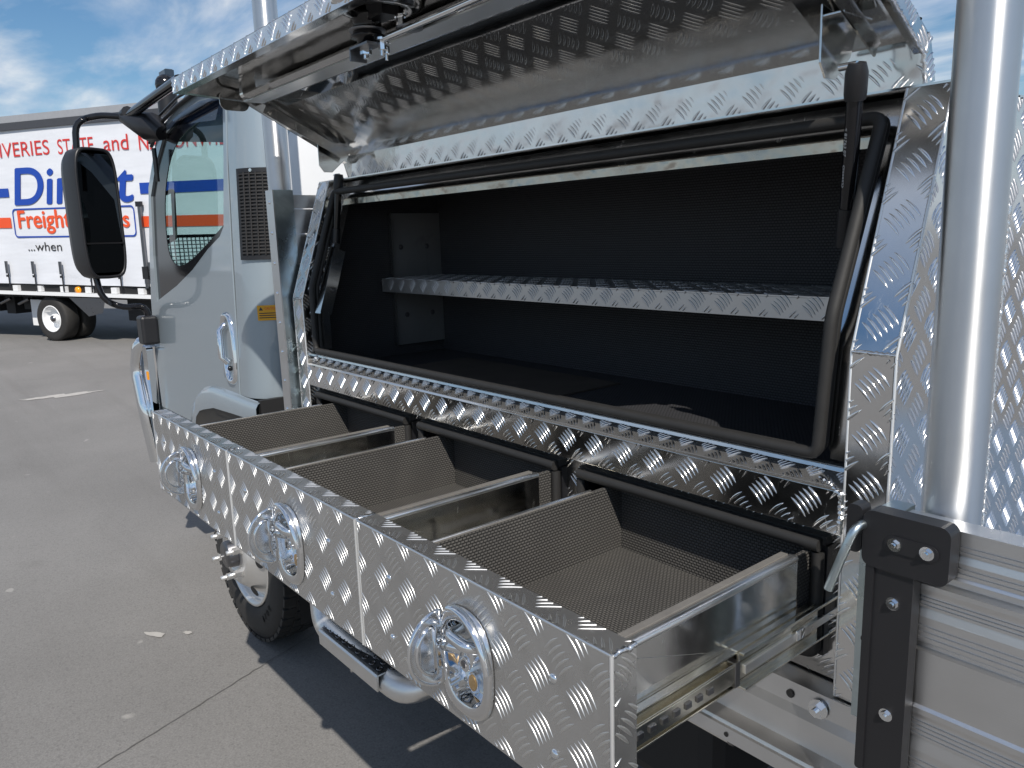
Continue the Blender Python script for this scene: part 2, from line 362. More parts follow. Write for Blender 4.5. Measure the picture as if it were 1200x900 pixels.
        if bevel:
            b_ = o.modifiers.new('bevel', 'BEVEL'); b_.width = bevel; b_.segments = 2; b_.limit_method = 'ANGLE'; b_.angle_limit = math.radians(40); b_.harden_normals = False
        tag(o, label, cat, group, kind); return o
def parent_loc(p):
    v = Vector((0, 0, 0))
    while p is not None:
        v += p.location; p = p.parent if p.parent is None else p.parent
    return v
def parent_loc(p):
    # world translation of an unrotated parent chain (children keep world coordinates)
    return p.get('_loc') and Vector(p['_loc']) or Vector((0, 0, 0))
def tag(o, label=None, cat=None, group=None, kind=None):
    if label: o['label'] = label
    if cat: o['category'] = cat
    if group: o['group'] = group
    if kind: o['kind'] = kind
def thing(name, loc, label, cat, group=None):
    o = bpy.data.objects.new(name, None); COL.objects.link(o); o.location = loc; o['_loc'] = tuple(loc); o.empty_display_size = 0.1
    tag(o, label, cat, group); return o

# five-bar tread pattern laid on a flat plate
TP = 0.0703
def in_poly(p, L):
    c = False; n = len(L)
    for i in range(n):
        (x0, y0), (x1, y1) = L[i], L[(i + 1) % n]
        if (y0 > p[1]) != (y1 > p[1]) and p[0] < (x1 - x0) * (p[1] - y0) / (y1 - y0) + x0: c = not c
    return c
def tread(mb, O, U, V, loops, mat, pitch=TP, off=(0, 0), ang=0.0, h=0.0021, wf=0.033):
    O = np.array(O, float); U = nrm(U); V = nrm(V); N = np.cross(U, V)
    xs = [p[0] for p in loops[0]]; ys = [p[1] for p in loops[0]]
    L = pitch * 0.485; sp = pitch * 0.118; w = pitch * wf; NS = 11
    cx, cy = (min(xs) + max(xs)) / 2, (min(ys) + max(ys)) / 2
    R = math.hypot(max(xs) - min(xs), max(ys) - min(ys)) / 2 + pitch
    k = int(R / pitch) + 2; ca, sa = math.cos(ang), math.sin(ang)
    cell = [(i * pitch + off[0], j * pitch + off[1], 0) for i in range(-k, k) for j in range(-k, k)]
    cell += [((i + .5) * pitch + off[0], (j + .5) * pitch + off[1], 1) for i in range(-k, k) for j in range(-k, k)]
    for gx, gy, o in cell:
        d = (0.7071, -0.7071) if o == 0 else (0.7071, 0.7071); q = (-d[1], d[0])
        for b_ in range(5):
            f = (b_ - 2) * sp
            pts = []
            for i in range(NS):
                t = (i / (NS - 1) - .5) * L; bow = (1 - (2 * t / L) ** 2) * pitch * 0.022
                x = gx + q[0] * (f + bow) + d[0] * t; y = gy + q[1] * (f + bow) + d[1] * t
                x, y = ca * x - sa * y + cx, sa * x + ca * y + cy
                pts.append((x, y, t))
            qq = (ca * q[0] - sa * q[1], sa * q[0] + ca * q[1])
            ins = [p for p in pts if in_poly(p, loops[0]) and not any(in_poly(p, H) for H in loops[1:])]
            if len(ins) < 3: continue
            Vt = []; F = []
            for x, y, t in ins:
                e = math.sqrt(max(0.0, 1 - (2 * t / L) ** 2)); ww = w * (0.10 + 0.90 * (1 - (2 * t / L) ** 2) ** 0.8); hh = h * (0.1 + 0.9 * e)
                for a, hz in ((-1, -0.0002), (-.82, .70), (-.45, .96), (.45, .96), (.82, .70), (1, -0.0002)):
                    Vt.append(O + U * (x + qq[0] * ww * a) + V * (y + qq[1] * ww * a) + N * (hh * hz if hz > 0 else hz))
            for i in range(len(ins) - 1):
                for j in range(5): F.append((i * 6 + j, (i + 1) * 6 + j, (i + 1) * 6 + j + 1, i * 6 + j + 1))
            mb.add(Vt, F, mat, True)
def tread_part(parent, specs, name='tread_pattern', mat=None):
    t = MB()
    for s_ in specs: tread(t, *s_[:4], mat or bright_bar, **(s_[4] if len(s_) > 4 else {}))
    return t.build(name, parent, kind='stuff', fixn=False)
def rect(x0, x1, y0, y1): return [(x0, y0), (x1, y0), (x1, y1), (x0, y1)]
X = (1, 0, 0); Y = (0, 1, 0); Z = (0, 0, 1)
def weld(mb, a, b, r=0.004, n=None):
    a = np.array(a, float); b = np.array(b, float); n = n or max(6, int(np.linalg.norm(b - a) / 0.0035))
    path = [a + (b - a) * i / n + rng.normal(0, r * 0.12, 3) for i in range(n + 1)]
    mb.tube(path, r, weldm, seg=7, radii=[r * (0.8 + 0.35 * (i % 2) + rng.normal(0, .08)) for i in range(n + 1)])
def arc(c, r, a0, a1, n, u, v):
    c = np.array(c, float); u = np.array(u, float); v = np.array(v, float)
    return [c + r * (u * math.cos(t) + v * math.sin(t)) for t in np.linspace(a0, a1, n)]
def rounded_path(pts, r, n=5):
    P = [np.array(p, float) for p in pts]; o = [P[0]]
    for i in range(1, len(P) - 1):
        a = nrm(P[i - 1] - P[i]); b = nrm(P[i + 1] - P[i])
        p0 = P[i] + a * r; p1 = P[i] + b * r
        for t in np.linspace(0, 1, n): o.append((1 - t) ** 2 * p0 + 2 * t * (1 - t) * P[i] + t * t * p1)
    o.append(P[-1]); return o
def rrect(x0, x1, y0, y1, r, n=6):
    o = []
    for (cx, cy, a) in ((x1 - r, y0 + r, -PI / 2), (x1 - r, y1 - r, 0), (x0 + r, y1 - r, PI / 2), (x0 + r, y0 + r, PI)):
        o += [(cx + r * math.cos(a + t), cy + r * math.sin(a + t)) for t in np.linspace(0, PI / 2, n)]
    return o
def oval(cx, cy, a, b, n=36, p=2.4):
    o = []
    for t in np.linspace(0, 2 * PI, n, endpoint=False):
        c, s_ = math.cos(t), math.sin(t); o.append((cx + a * math.copysign(abs(c) ** (2 / p), c), cy + b * math.copysign(abs(s_) ** (2 / p), s_)))
    return o
def text(body, name, O, U, V, height, mat, parent, width=None, shear=0.0, bold=0.0, depth=0.002):
    cu = bpy.data.curves.new(name, 'FONT'); cu.body = body; cu.size = 1.0; cu.shear = shear; cu.offset = 0.0; cu.extrude = 0.0; cu.materials.append(mat)
    o = bpy.data.objects.new(name, cu); COL.objects.link(o)
    bpy.context.view_layer.update()
    dg = bpy.context.evaluated_depsgraph_get(); me = bpy.data.meshes.new_from_object(o.evaluated_get(dg)); bpy.data.objects.remove(o)
    co = np.empty(len(me.vertices) * 3); me.vertices.foreach_get('co', co); co = co.reshape(-1, 3)
    mn, mxx = co.min(0), co.max(0); sy = height / (mxx[1] - mn[1]); sx = (width / (mxx[0] - mn[0])) if width else sy
    O = np.array(O, float); U = nrm(U); V = nrm(V)
    P = O + np.outer((co[:, 0] - mn[0]) * sx, U) + np.outer((co[:, 1] - mn[1]) * sy, V) + np.cross(U, V) * depth
    if bold:
        F = [tuple(p.vertices) for p in me.polygons]; base = P; q = bold * height; V_ = []; F_ = []
        for k, (a, b_) in enumerate(((0, 0), (-q, 0), (q, 0), (0, q * .6), (0, -q * .6))):
            V_ += [tuple(v) for v in base + U * a + V * b_ + np.cross(U, V) * 0.0004 * k]; F_ += [tuple(i + k * len(base) for i in f) for f in F]
        me = bpy.data.meshes.new(name); me.from_pydata(V_, [], F_); me.update(); P = np.array(V_)
    me.vertices.foreach_set('co', P.ravel()); me.update()
    if not me.materials: me.materials.append(mat)
    ob = bpy.data.objects.new(name, me); COL.objects.link(ob)
    if parent is not None: ob.parent = parent; ob.matrix_parent_inverse = Matrix.Translation(-parent_loc(parent))
    return ob

# ------------------------------------------------------------------ ground
g = MB(); g.add([(-900, -900, 0), (900, -900, 0), (900, 900, 0), (-900, 900, 0)], [(0, 1, 2, 3)], ground_m)
ground = g.build('ground', kind='structure')
def strip(name, pts, w, z, mat):
    m = MB(); V = []; F = []
    for i, p in enumerate(pts):
        a = np.array(pts[max(i - 1, 0)]); b = np.array(pts[min(i + 1, len(pts) - 1)]); t = nrm(b - a); n_ = np.array([-t[1], t[0]])
        ww = w * (0.6 + 0.8 * rng.random())
        V += [(p[0] + n_[0] * ww, p[1] + n_[1] * ww, z), (p[0] - n_[0] * ww, p[1] - n_[1] * ww, z)]
    F = [(2 * i, 2 * i + 1, 2 * i + 3, 2 * i + 2) for i in range(len(pts) - 1)]
    m.add(V, F, mat); return m
def wiggle(a, b, n, amp):
    return [(a[0] + (b[0] - a[0]) * i / n + rng.normal(0, amp), a[1] + (b[1] - a[1]) * i / n + rng.normal(0, amp)) for i in range(n + 1)]
m = strip('crack', wiggle((-2.85, 1.25), (-2.05, -1.0), 90, 0.0022), 0.0018, 0.004, crack_m); m.build('ground_crack', ground)
def blob(name, c, a, b, ang, label, n=26, z=0.004):
    m = MB(); P = []
    for t in np.linspace(0, 2 * PI, n, endpoint=False):
        r = 1 + rng.normal(0, 0.22); x = a * r * math.cos(t); y = b * r * math.sin(t)
        P.append((c[0] + x * math.cos(ang) - y * math.sin(ang), c[1] + x * math.sin(ang) + y * math.cos(ang), z))
    m.add([(c[0], c[1], z)] + P, [(0, i + 1, (i + 1) % n + 1) for i in range(n)], splash_m)
    return m.build(name, label=label, cat='paint splash')
blob('paint_splash', (-9.8, 1.49), 0.33, 0.10, 1.45, 'long pale splash on the asphalt in front of the curtain-sided trailer')
blob('paint_splash', (-3.30, 0.72), 0.045, 0.018, 0.5, 'small pale speck on the asphalt left of the front tyre, larger one', 14)
blob('paint_splash', (-3.22, 0.83), 0.022, 0.012, 0.5, 'tiny pale speck on the asphalt beside the larger speck near the front tyre', 12)

# ------------------------------------------------------------------ toolbox
XL, XR, YF, ZB = -2.235, -0.437, 0.986, 0.936
KZ, TY, TZ = 1.436, 1.100, 1.775           # kink height, top of slope
YB = 1.535
tb = thing('toolbox', (-1.33, 1.25, ZB), 'open silver checker-plate toolbox with three pulled-out drawers on the truck tray', 'toolbox')
slope = nrm((0, TY - YF, TZ - KZ)); sl = math.hypot(TY - YF, TZ - KZ)
def corner_post(x0, x1):
    m = MB(); L0 = rect(x0, x1, ZB, KZ); m.poly((0, YF, 0), X, Z, [L0], 0.003, checker)
    m.poly((0, YF, KZ), X, slope, [rect(x0, x1, 0, sl)], 0.003, checker)
    weld(m, (x0 + 0.002, YF, KZ), (x1 - 0.001, YF, KZ), 0.003)
    for xe in (x0 + 0.001, x1 - 0.0005): m.tube([(xe, YF + 0.001, ZB), (xe, YF + 0.001, KZ), (xe, TY + 0.001, TZ)], 0.0022, seam_m, 8)
    return m
for (x0, x1, inner) in ((XL, XL + 0.063, XL + 0.063), (XR - 0.060, XR, XR - 0.060)):
    m = corner_post(x0, x1)
    # return into the recess
    s_ = 1 if inner > -1.3 else -1
    prof = [(YF, ZB), (YF, KZ), (TY, TZ), (TY + 0.05, TZ), (YF + 0.045, KZ), (YF + 0.045, ZB)]
    xa, xb = (inner, inner + 0.003) if s_ > 0 else (inner - 0.003, inner)
    m.extrude(prof, 'x', xa, xb, checker)
    p = m.build('corner_post', tb, label='far-end corner post of the toolbox' if s_ < 0 else 'near-end corner post reflecting blue sky')
    sp = [((0, YF, 0), X, Z, [rect(x0, x1, ZB, KZ - 0.004)]), ((0, YF, KZ), X, slope, [rect(x0, x1, 0.004, sl)])]
    UU = (0, -1, 0) if s_ > 0 else (0, 1, 0)
    if s_ > 0: sp.append(((inner, 0, 0), (0, -1, 0), Z, [[(-(YF + 0.045), ZB), (-YF, ZB), (-YF, KZ), (-TY, TZ), (-(TY + 0.045), TZ), (-(YF + 0.045), KZ)]]))
    else: sp.append(((inner, 0, 0), (0, 1, 0), Z, [[(YF, ZB), (YF + 0.045, ZB), (YF + 0.045, KZ), (TY + 0.045, TZ), (TY, TZ), (YF, KZ)]]))
    tread_part(p, sp)
# side plates
for x, s_ in ((XR, 1), (XL, -1)):
    L = [(YF, ZB), (YB, ZB), (YB, TZ), (TY, TZ), (YF, KZ)]
    m = MB()
    if s_ > 0: m.poly((x, 0, 0), Y, Z, [L], 0.003, checker)
    else: m.poly((x, 0, 0), (0, -1, 0), Z, [[(-a, b) for a, b in L][::-1]], 0.003, checker)
    if s_ > 0: weld(m, (x + 0.001, 1.32, ZB + 0.01), (x + 0.001, 1.32, 1.62), 0.004)
    p = m.build('side_plate', tb)
    if s_ > 0: tread_part(p, [((x, 0, 0), Y, Z, [L])])
    else: tread_part(p, [((x, 0, 0), (0, -1, 0), Z, [[(-a, b) for a, b in L][::-1]])])
# top, back, floor of the case
m = MB(); m.box(XL, XR, TY, YB, TZ, TZ + 0.003, checker); m.build('top_plate', tb)
m = MB(); m.box(XL + 0.003, XR - 0.003, YB - 0.003, YB, ZB, TZ - 0.001, checker); m.build('back_plate', tb)
# ledge rail under the opening: folded section
x0, x1 = XL + 0.063, XR - 0.060
m = MB()
prof = [(YF, 1.178), (YF, 1.240), (YF + 0.004, 1.2435), (YF + 0.032, 1.258), (YF + 0.034, 1.264), (YF + 0.050, 1.264), (YF + 0.050, 1.180), (YF + 0.036, 1.176)]
m.extrude(prof, 'x', x0, x1, checker); m.poly((0, YF + 0.0035, 1.2436), X, nrm((0, 0.0285, 0.0150)), [rect(x0 + .001, x1 - .001, 0.0, 0.0318)], 0.0008, front_m); m.box(x0 + .001, x1 - .001, YF + 0.0345, YF + 0.05, 1.264, 1.2655, front_m); weld(m, (x1 - 0.002, YF - 0.001, 1.18), (x1 - 0.002, YF - 0.001, 1.24), 0.0045); weld(m, (x1, YF - 0.001, 1.235), (x1 - 0.045, YF + 0.02, 1.25), 0.005)
p = m.build('ledge_rail', tb, bevel=0.001)
lv = nrm((0, 0.028, 0.0145))
tread_part(p, [((0, YF, 0), X, Z, [rect(x0, x1, 1.180, 1.239)], dict(off=(0.01, 0.006))), ((0, YF + 0.004, 1.2443), X, nrm((0, 0.0285, 0.0150)), [rect(x0, x1, 0.001, 0.030)], dict(pitch=0.046, off=(0.02, -0.0115)))])
# recessed drawer fascia
YR = YF + 0.038
op = [(-1.031, -0.530), (-1.588, -1.087), (-2.148, -1.640)]
OZ0, OZ1 = 0.975, 1.156
m = MB()
holes = [rect(a, b, OZ0, OZ1) for a, b in op]
m.poly((0, YR, 0), X, Z, [rect(x0, x1, ZB, 1.178)] + [h[::-1] for h in holes], 0.003, checker)
p = m.build('drawer_fascia', tb)
tread_part(p, [((0, YR, 0), X, Z, [rect(x0, x1, ZB, 1.178)] + holes)])
# opening frame lip parallel to the front and slope
m = MB()
lx0, lx1 = x0, x1; ix0, ix1 = x0 + 0.045, x1 - 0.042
yl = YF + 0.040
for a, b in ((lx0, ix0), (ix1, lx1)):
    m.poly((0, yl, 0), X, Z, [rect(a, b, 1.272, KZ)], 0.003, checker)
    m.poly((0, yl, KZ), X, slope, [rect(a, b, 0, sl - 0.005)], 0.003, checker)
m.poly((0, yl, KZ), X, slope, [rect(ix0, ix1, sl - 0.055, sl - 0.005)], 0.003, checker)
m.build('opening_frame', tb)
t0 = np.array((0, yl, KZ)) + slope * sl
m = MB(); m.box(ix0, ix1, 1.128, 1.131, 1.706, 1.728, dusty_al); m.box(ix0, ix1, 1.131, 1.15, 1.706, 1.709, dusty_al); m.build('header_strip', tb)
for xx in (ix0 + 0.001, ix1 - 0.001):
    m = MB(); m.extrude([(yl, 1.285), (yl, KZ), (yl + (TY - YF) * .87, KZ + (TZ - KZ) * .87), (yl + (TY - YF) * .87 + .02, KZ + (TZ - KZ) * .87), (yl + .022, KZ), (yl + .022, 1.285)], 'x', xx - 0.0015, xx + 0.0015, sheet)
    m.build('frame_return', tb)
# rubber seal round the opening
sx0, sx1 = -2.142, -0.535
bz, by = 1.282, 1.004
loop = [(sx0, by, bz), (sx1 - 0.012, by, bz), (sx1, by + 0.0, 1.478), (sx1 + 0.012, 1.093, 1.742), (sx0 + 0.014, 1.093, 1.742), (sx0, by + 0.002, 1.470)]
def closed_round(pts, r, n=6):
    P = [np.array(p, float) for p in pts]; o = []
    for i in range(len(P)):
        a = nrm(P[i - 1] - P[i]); b = nrm(P[(i + 1) % len(P)] - P[i]); p0 = P[i] + a * r; p1 = P[i] + b * r
        for t in np.linspace(0, 1, n): o.append((1 - t) ** 2 * p0 + 2 * t * (1 - t) * P[i] + t * t * p1)
    return o
m = MB(); m.tube(closed_round(loop, 0.016), 0.0092, rubber, seg=12, closed=True)
m.tube(closed_round([(p[0] * 1.0, p[1] + 0.016, p[2]) for p in loop], 0.016), 0.0062, rubber, seg=8, closed=True)
m.build('opening_seal', tb)
# interior lining: slightly inside the case
bx0, bx1, by0, by1, bz0, bz1 = XL + 0.030, XR - 0.035, YF + 0.055, 1.506, 1.225, 1.748
m = MB()
m.box(bx0, bx1, by1, by1 + 0.006, bz0, bz1, box_liner)
m.box(bx0, bx1, YF + 0.05, by1, bz0 - 0.006, bz0, box_liner)
m.box(bx0, bx1, 1.14, by1, bz1, bz1 + 0.006, box_liner)
for xx in (bx0 - 0.006, bx1): m.extrude([(by0, bz0), (by0, KZ - 0.02), (by0 + 0.105, bz1), (by1, bz1), (by1, bz0)], 'x', xx, xx + 0.006, box_liner)
m.build('interior_lining', tb)
# glue marks / dusty patches on the floor as real thin offcuts
m = MB(); m.box(bx0 + 0.25, bx0 + 0.9, 1.20, 1.42, bz0, bz0 + 0.004, plain('dusty_mat', (0.055, 0.045, 0.035), 0.8, nz=0.6, nscale=9)); m.build('floor_mat', tb)
# shelf with folded front lip and its bracket
m = MB(); m.box(-2.19, bx1 - 0.002, 1.27, 1.50, 1.476, 1.479, shelf_m); m.box(-2.19, bx1 - 0.002, 1.27, 1.273, 1.437, 1.4755, shelf_m)
sh = m.build('shelf', tb)
tread_part(sh, [((0, 1.27, 0), X, Z, [rect(-2.19, bx1 - 0.003, 1.439, 1.4785)], dict(pitch=0.062, off=(0, 0.004))), ((0, 0, 1.479), X, Y, [rect(-2.19, bx1 - 0.003, 1.272, 1.50)], dict(pitch=0.062))], mat=shelf_m)
m = MB(); m.box(-2.197, -2.194, 1.312, 1.505, 1.258, 1.682, bracket_m); m.box(-2.2, -2.18, 1.309, 1.3115, 1.258, 1.682, sheet)
br = m.build('shelf_bracket', tb)
for yy, zz_ in ((1.35, 1.575), (1.45, 1.575), (1.36, 1.355), (1.46, 1.355)):
    m = MB(); m.hexbolt((-2.194, yy, zz_), X, 0.006, 0.004, dark_steel); m.build('bolt', br)
# left-hand inner strut plate
m = MB()
c0 = np.array((-2.108, 1.035, 1.49)); sv = nrm((0.0, 0.10, 0.30))
m.obox(c0, sv, X, np.cross(sv, X), 0.20, 0.034, 0.003, sheet); m.obox(c0 + np.array((0.017, 0.014, -0.005)), sv, np.cross(sv, X), X, 0.19, 0.036, 0.003, sheet)
m.hexbolt(c0 + np.array((0.02, 0.014, -0.03)), X, 0.006, 0.006, dark_steel); m.build('strut_plate', tb)

# ------------------------------------------------------------------ drawers
DY0, DY1, DZ0, DZ1 = 0.530, 0.567, 0.964, 1.176
fronts = [(-1.0395, -0.500), (-1.597, -1.0425), (-2.147, -1.600)]
boxes = [(-0.961, -0.546), (-1.504, -1.100), (-2.045, -1.643)]
hcx = [-0.757, -1.303, -1.850]
riv = [(-0.591, -0.948), (-1.1425, -1.509), (-1.690, -2.060)]
dlab = ['nearest drawer, pulled out of the toolbox', 'middle drawer, pulled out of the toolbox', 'farthest drawer, pulled out of the toolbox']
def handle(parent, cx, cz=1.058):
    yf = DY0
    m = MB()
    # pressed dish: rim ring, cavity
    a, b = 0.057, 0.076
    n = 40; rings = []
    for sc, yo in ((1.0, -0.001), (0.985, -0.0055), (0.95, -0.0085), (0.90, -0.0095), (0.80, -0.0092), (0.755, -0.0070), (0.735, -0.001), (0.71, 0.010), (0.66, 0.0165), (0.3, 0.0175), (0.01, 0.0175)):
        k = 1.0 - sc; sa_, sb_ = a * sc, b * sc
        rings.append([(p[0], yf + yo, p[1]) for p in oval(cx, cz, sa_, sb_, n, 2.5)])
    rings = [R + [R[0]] for R in rings]
    m.grid(rings[:6], satin); m.grid(rings[5:9], chrome); m.grid(rings[8:], pan_m)
    ds = m.build('handle_dish', parent)
    m = MB()
    # lock body, shaft and keyhole
    m.tube([(cx + 0.002, yf + 0.017, cz + 0.012), (cx + 0.002, yf - 0.004, cz + 0.013), (cx + 0.002, yf - 0.006, cz + 0.013)], 0.0175, chrome, 20, radii=[0.0185, 0.0175, 0.012])
    m.tube(rounded_path([(cx - 0.030, yf + 0.012, cz + 0.030), (cx - 0.022, yf - 0.012, cz + 0.034), (cx + 0.012, yf - 0.010, cz + 0.030), (cx + 0.022, yf + 0.012, cz + 0.022)], 0.008), 0.0085, chrome, 12)
    m.tube([(cx + 0.004, yf - 0.004, cz + 0.002), (cx + 0.004, yf - 0.0085, cz + 0.002)], 0.0105, chrome, 18); m.tube([(cx + 0.004, yf - 0.0085, cz + 0.002), (cx + 0.004, yf - 0.0095, cz + 0.002)], 0.0055, dark_steel, 12)
    m.tube([(cx - 0.004, yf + 0.018, cz - 0.036), (cx - 0.004, yf + 0.010, cz - 0.036)], 0.0115, chrome, 18, flat=1.35)
    m.tube([(cx - 0.004, yf + 0.011, cz - 0.036), (cx - 0.004, yf + 0.0088, cz - 0.036)], 0.0085, brass, 18, flat=1.35)
    m.build('lock_barrel', parent, bevel=0.0012)
    # the folded-out T paddle: a half-oval plate standing off the face
    m = MB(); px = cx - 0.046; H = 0.052; Wd = 0.050; yo = yf - 0.010; cz2 = cz + 0.008
    D = [(yo, H)] + [(yo - Wd * math.cos(t), H * math.sin(t)) for t in np.linspace(PI / 2 * 0.96, -PI / 2 * 0.96, 22)] + [(yo, -H)]
    D = [(p[0], p[1] + cz2) for p in D]
    m.extrude(D, 'x', px - 0.004, px + 0.003, satin, smooth=False)
    rim = [(px + 0.001, p[0], p[1]) for p in D]
    m.tube(rim, 0.0030, chrome, 8, closed=True)
    ins = [(yo - 0.010 - (Wd - 0.020) * math.cos(t), 0.034 * math.sin(t)) for t in np.linspace(PI / 2, -PI / 2, 12)]
    m.tube([(px + 0.004, p[0], p[1] + cz2) for p in ins], 0.0028, chrome, 8, closed=True)
    m.box(px + 0.003, px + 0.0045, yo - 0.034, yo - 0.022, cz2 - 0.030, cz2 + 0.030, satin)
    for k_ in range(5):
        zz_ = cz2 - 0.030 + k_ * 0.015
        m.tube([(px + 0.004, yo - 0.002, zz_), (px + 0.0045, yo - 0.011, zz_ + 0.003)], 0.0022, chrome, 6)
    m.tube([(px, yo, cz2 + 0.004), (cx - 0.008, yf + 0.002, cz2 + 0.006)], 0.0085, chrome, 12)
    m.build('folding_grip', parent)
    # raised brow of the dish
    m = MB(); ar = [(cx + 0.058 * math.cos(t), yf - 0.010 - 0.004 * math.sin(t), cz + 0.078 * math.sin(t)) for t in np.linspace(0.15, 1.85, 18)]
    m.tube(ar, 0.0040, chrome, 10, flat=1.6); m.build('dish_brow', parent)
for i in range(3):
    fx0, fx1 = fronts[i]; wx0, wx1 = boxes[i]; hc = hcx[i]
    d = MB()
    tz, bz_ = 1.138, 1.000
    # folded sheet walls with rolled top edges
    for xa, xb in ((wx0, wx0 + 0.0025), (wx1 - 0.0025, wx1)):
        d.box(xa, xb, DY1 - 0.004, 0.962, bz_, tz, sheet)
    for xa in (wx0, wx1 - 0.014):
        if xa == wx0:
            d.tube([(wx0 + 0.003, DY1 - 0.004, tz), (wx0 + 0.003, 0.962, tz)], 0.0034, edge_m, 8); continue
        d.tube([(wx1 - 0.005, DY1 - 0.004, tz - 0.002), (wx1 - 0.005, 0.962, tz - 0.002)], 0.0062, edge_m, 10)
        d.box(xa, xa + 0.014, DY1 - 0.004, 0.962, tz, tz + 0.0025, edge_m)
        s2 = xa + (0.0115 if xa == wx0 else 0.0)
        d.box(s2, s2 + 0.0025, DY1 - 0.004, 0.962, tz - 0.018, tz, edge_m)
    d.box(wx0, wx1, 1.0415, 1.044, bz_, tz, sheet); d.box(wx0 + .0025, wx1 - .0025, DY1, 1.0415, bz_, bz_ + 0.003, sheet)
    dr = d.build('drawer', tb, bevel=0.0012, label=dlab[i]); 
    # front plate: folded pan
    m = MB()
    cz_ = 1.058
    hole = oval(hc, cz_, 0.045, 0.062, 28, 2.5)
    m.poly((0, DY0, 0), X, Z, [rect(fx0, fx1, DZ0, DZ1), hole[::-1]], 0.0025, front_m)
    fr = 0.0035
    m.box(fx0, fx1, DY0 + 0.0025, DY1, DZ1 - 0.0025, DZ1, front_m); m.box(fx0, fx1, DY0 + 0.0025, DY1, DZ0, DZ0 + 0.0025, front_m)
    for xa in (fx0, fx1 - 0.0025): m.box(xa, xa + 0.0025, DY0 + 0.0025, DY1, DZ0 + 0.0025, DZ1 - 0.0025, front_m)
    m.poly((0, DY1, 0), (-1, 0, 0), Z, [rect(-fx1 + .003, -fx0 - .003, DZ0 + .003, DZ1 - .003)], 0.002, sheet)
    weld(m, (fx1 - 0.0015, DY0 + 0.001, DZ1 - 0.001), (fx1 - 0.0015, DY1, DZ1 - 0.001), 0.0035)
    m.tube([(fx1 - 0.0015, DY0 + 0.0005, DZ0), (fx1 - 0.0015, DY0 + 0.0005, DZ1)], 0.0024, seam_m, 8); m.tube([(fx0 + 0.0015, DY0 + 0.001, DZ0), (fx0 + 0.0015, DY0 + 0.001, DZ1)], 0.0020, seam_m, 8)
    m.tube([(fx0, DY0 + 0.0015, DZ1 - 0.0015), (fx1, DY0 + 0.0015, DZ1 - 0.0015)], 0.0022, edge_m, 8)
    m.build('front_plate', dr)
    dish = oval(hc, cz_, 0.058, 0.078, 28, 2.5)
    tread_part(dr, [((0, DY0, 0), X, Z, [rect(fx0 + .001, fx1 - .001, DZ0 + .001, DZ1 - .002), dish], dict(off=(0.012, 0.035), h=0.0011, wf=0.027)),
                    ((0, 0, DZ1), X, Y, [rect(fx0 + .001, fx1 - .001, DY0 + 0.003, DY1)], dict(off=(0.03, -0.0176), h=0.0011, wf=0.027)),
                    ((fx1, 0, 0), Y, Z, [rect(DY0 + 0.003, DY1, DZ0, DZ1 - .003)], dict(off=(0.004, 0.02), h=0.0014))], mat=front_bar)
    # ribbed rubber lining
    m = MB(); t = 0.0035
    ix0_, ix1_, iy0, iy1 = wx0 + 0.003, wx1 - 0.003, DY1 + 0.002, 1.041
    m.box(ix0_, ix1_, iy0, iy1, bz_ + 0.003, bz_ + 0.010, liner)
    m.box(ix0_, ix0_ + t + 0.004, iy0, iy1, bz_ + 0.010, tz - 0.0005, liner); m.box(ix1_ - t - 0.004, ix1_, iy0, iy1, bz_ + 0.010, tz - 0.0005, liner)
    m.box(ix0_ + 0.008, ix1_ - 0.008, iy1 - 0.006, iy1, bz_ + 0.010, tz - 0.002, liner); m.box(ix0_ + 0.008, ix1_ - 0.008, iy0, iy0 + 0.005, bz_ + 0.010, tz - 0.003, liner)
    m.build('liner', dr)
    # foam edge sitting on the sheet edge
    m = MB(); m.box(wx1 - 0.024, wx1 - 0.012, DY1 - 0.004, 0.956, tz + 0.001, tz + 0.0045, dusty); m.build('edge_strip', dr, bevel=0.001)
    m = MB(); m.box(wx0 + 0.0065, wx0 + 0.0105, DY1 - 0.004, 0.956, tz - 0.0005, tz + 0.002, dusty); m.build('edge_strip', dr, bevel=0.001)
    m = MB(); m.box(wx0 + 0.014, wx1 - 0.014, DY1 - 0.004, DY1 + 0.010, tz + 0.0005, tz + 0.0035, dusty); m.build('edge_strip', dr, bevel=0.001)
    # telescopic slides
    for sx, sg in ((wx1, 1), (wx0, -1)):
        m = MB()
        def sb(xa, xb, y0, y1, z0, z1, mt=slide_m):
            a, b = (sx + sg * xa, sx + sg * xb); m.box(min(a, b), max(a, b), y0, y1, z0, z1, mt)
        # inner member on the drawer wall
        sb(0.000, 0.003, DY1, 1.04, 1.010, 1.060); sb(0.003, 0.012, DY1, 1.04, 1.058, 1.061); sb(0.003, 0.012, DY1, 1.04, 1.009, 1.012)
        # ball race rail
        sb(0.0035, 0.015, DY1 + 0.004, 0.98, 1.046, 1.0485); sb(0.0035, 0.015, DY1 + 0.004, 0.98, 1.020, 1.0225); sb(0.013, 0.016, DY1 + 0.004, 0.98, 1.0225, 1.046)
        # outer member, fixed to the case
        sb(0.012, 0.015, 0.800, 1.10, 1.010, 1.058); sb(0.002, 0.012, 0.800, 1.10, 1.058, 1.062); sb(0.015, 0.022, 0.800, 1.10, 1.058, 1.062); sb(0.004, 0.022, 0.806, 1.10, 1.007, 1.010); sb(0.015, 0.019, 0.81, 1.10, 1.028, 1.040, edge_m)
        sb(0.019, 0.022, 0.93, 0.95, 1.03, 1.045, chrome); sb(0.003, 0.0175, 0.79, 0.80, 1.015, 1.05, dark_steel)
        for q in range(7): sb(0.0155, 0.0185, 0.60 + q * 0.022, 0.611 + q * 0.022, 1.030, 1.038, dark_steel)
        m.build('slide_rail', dr, bevel=0.0006)
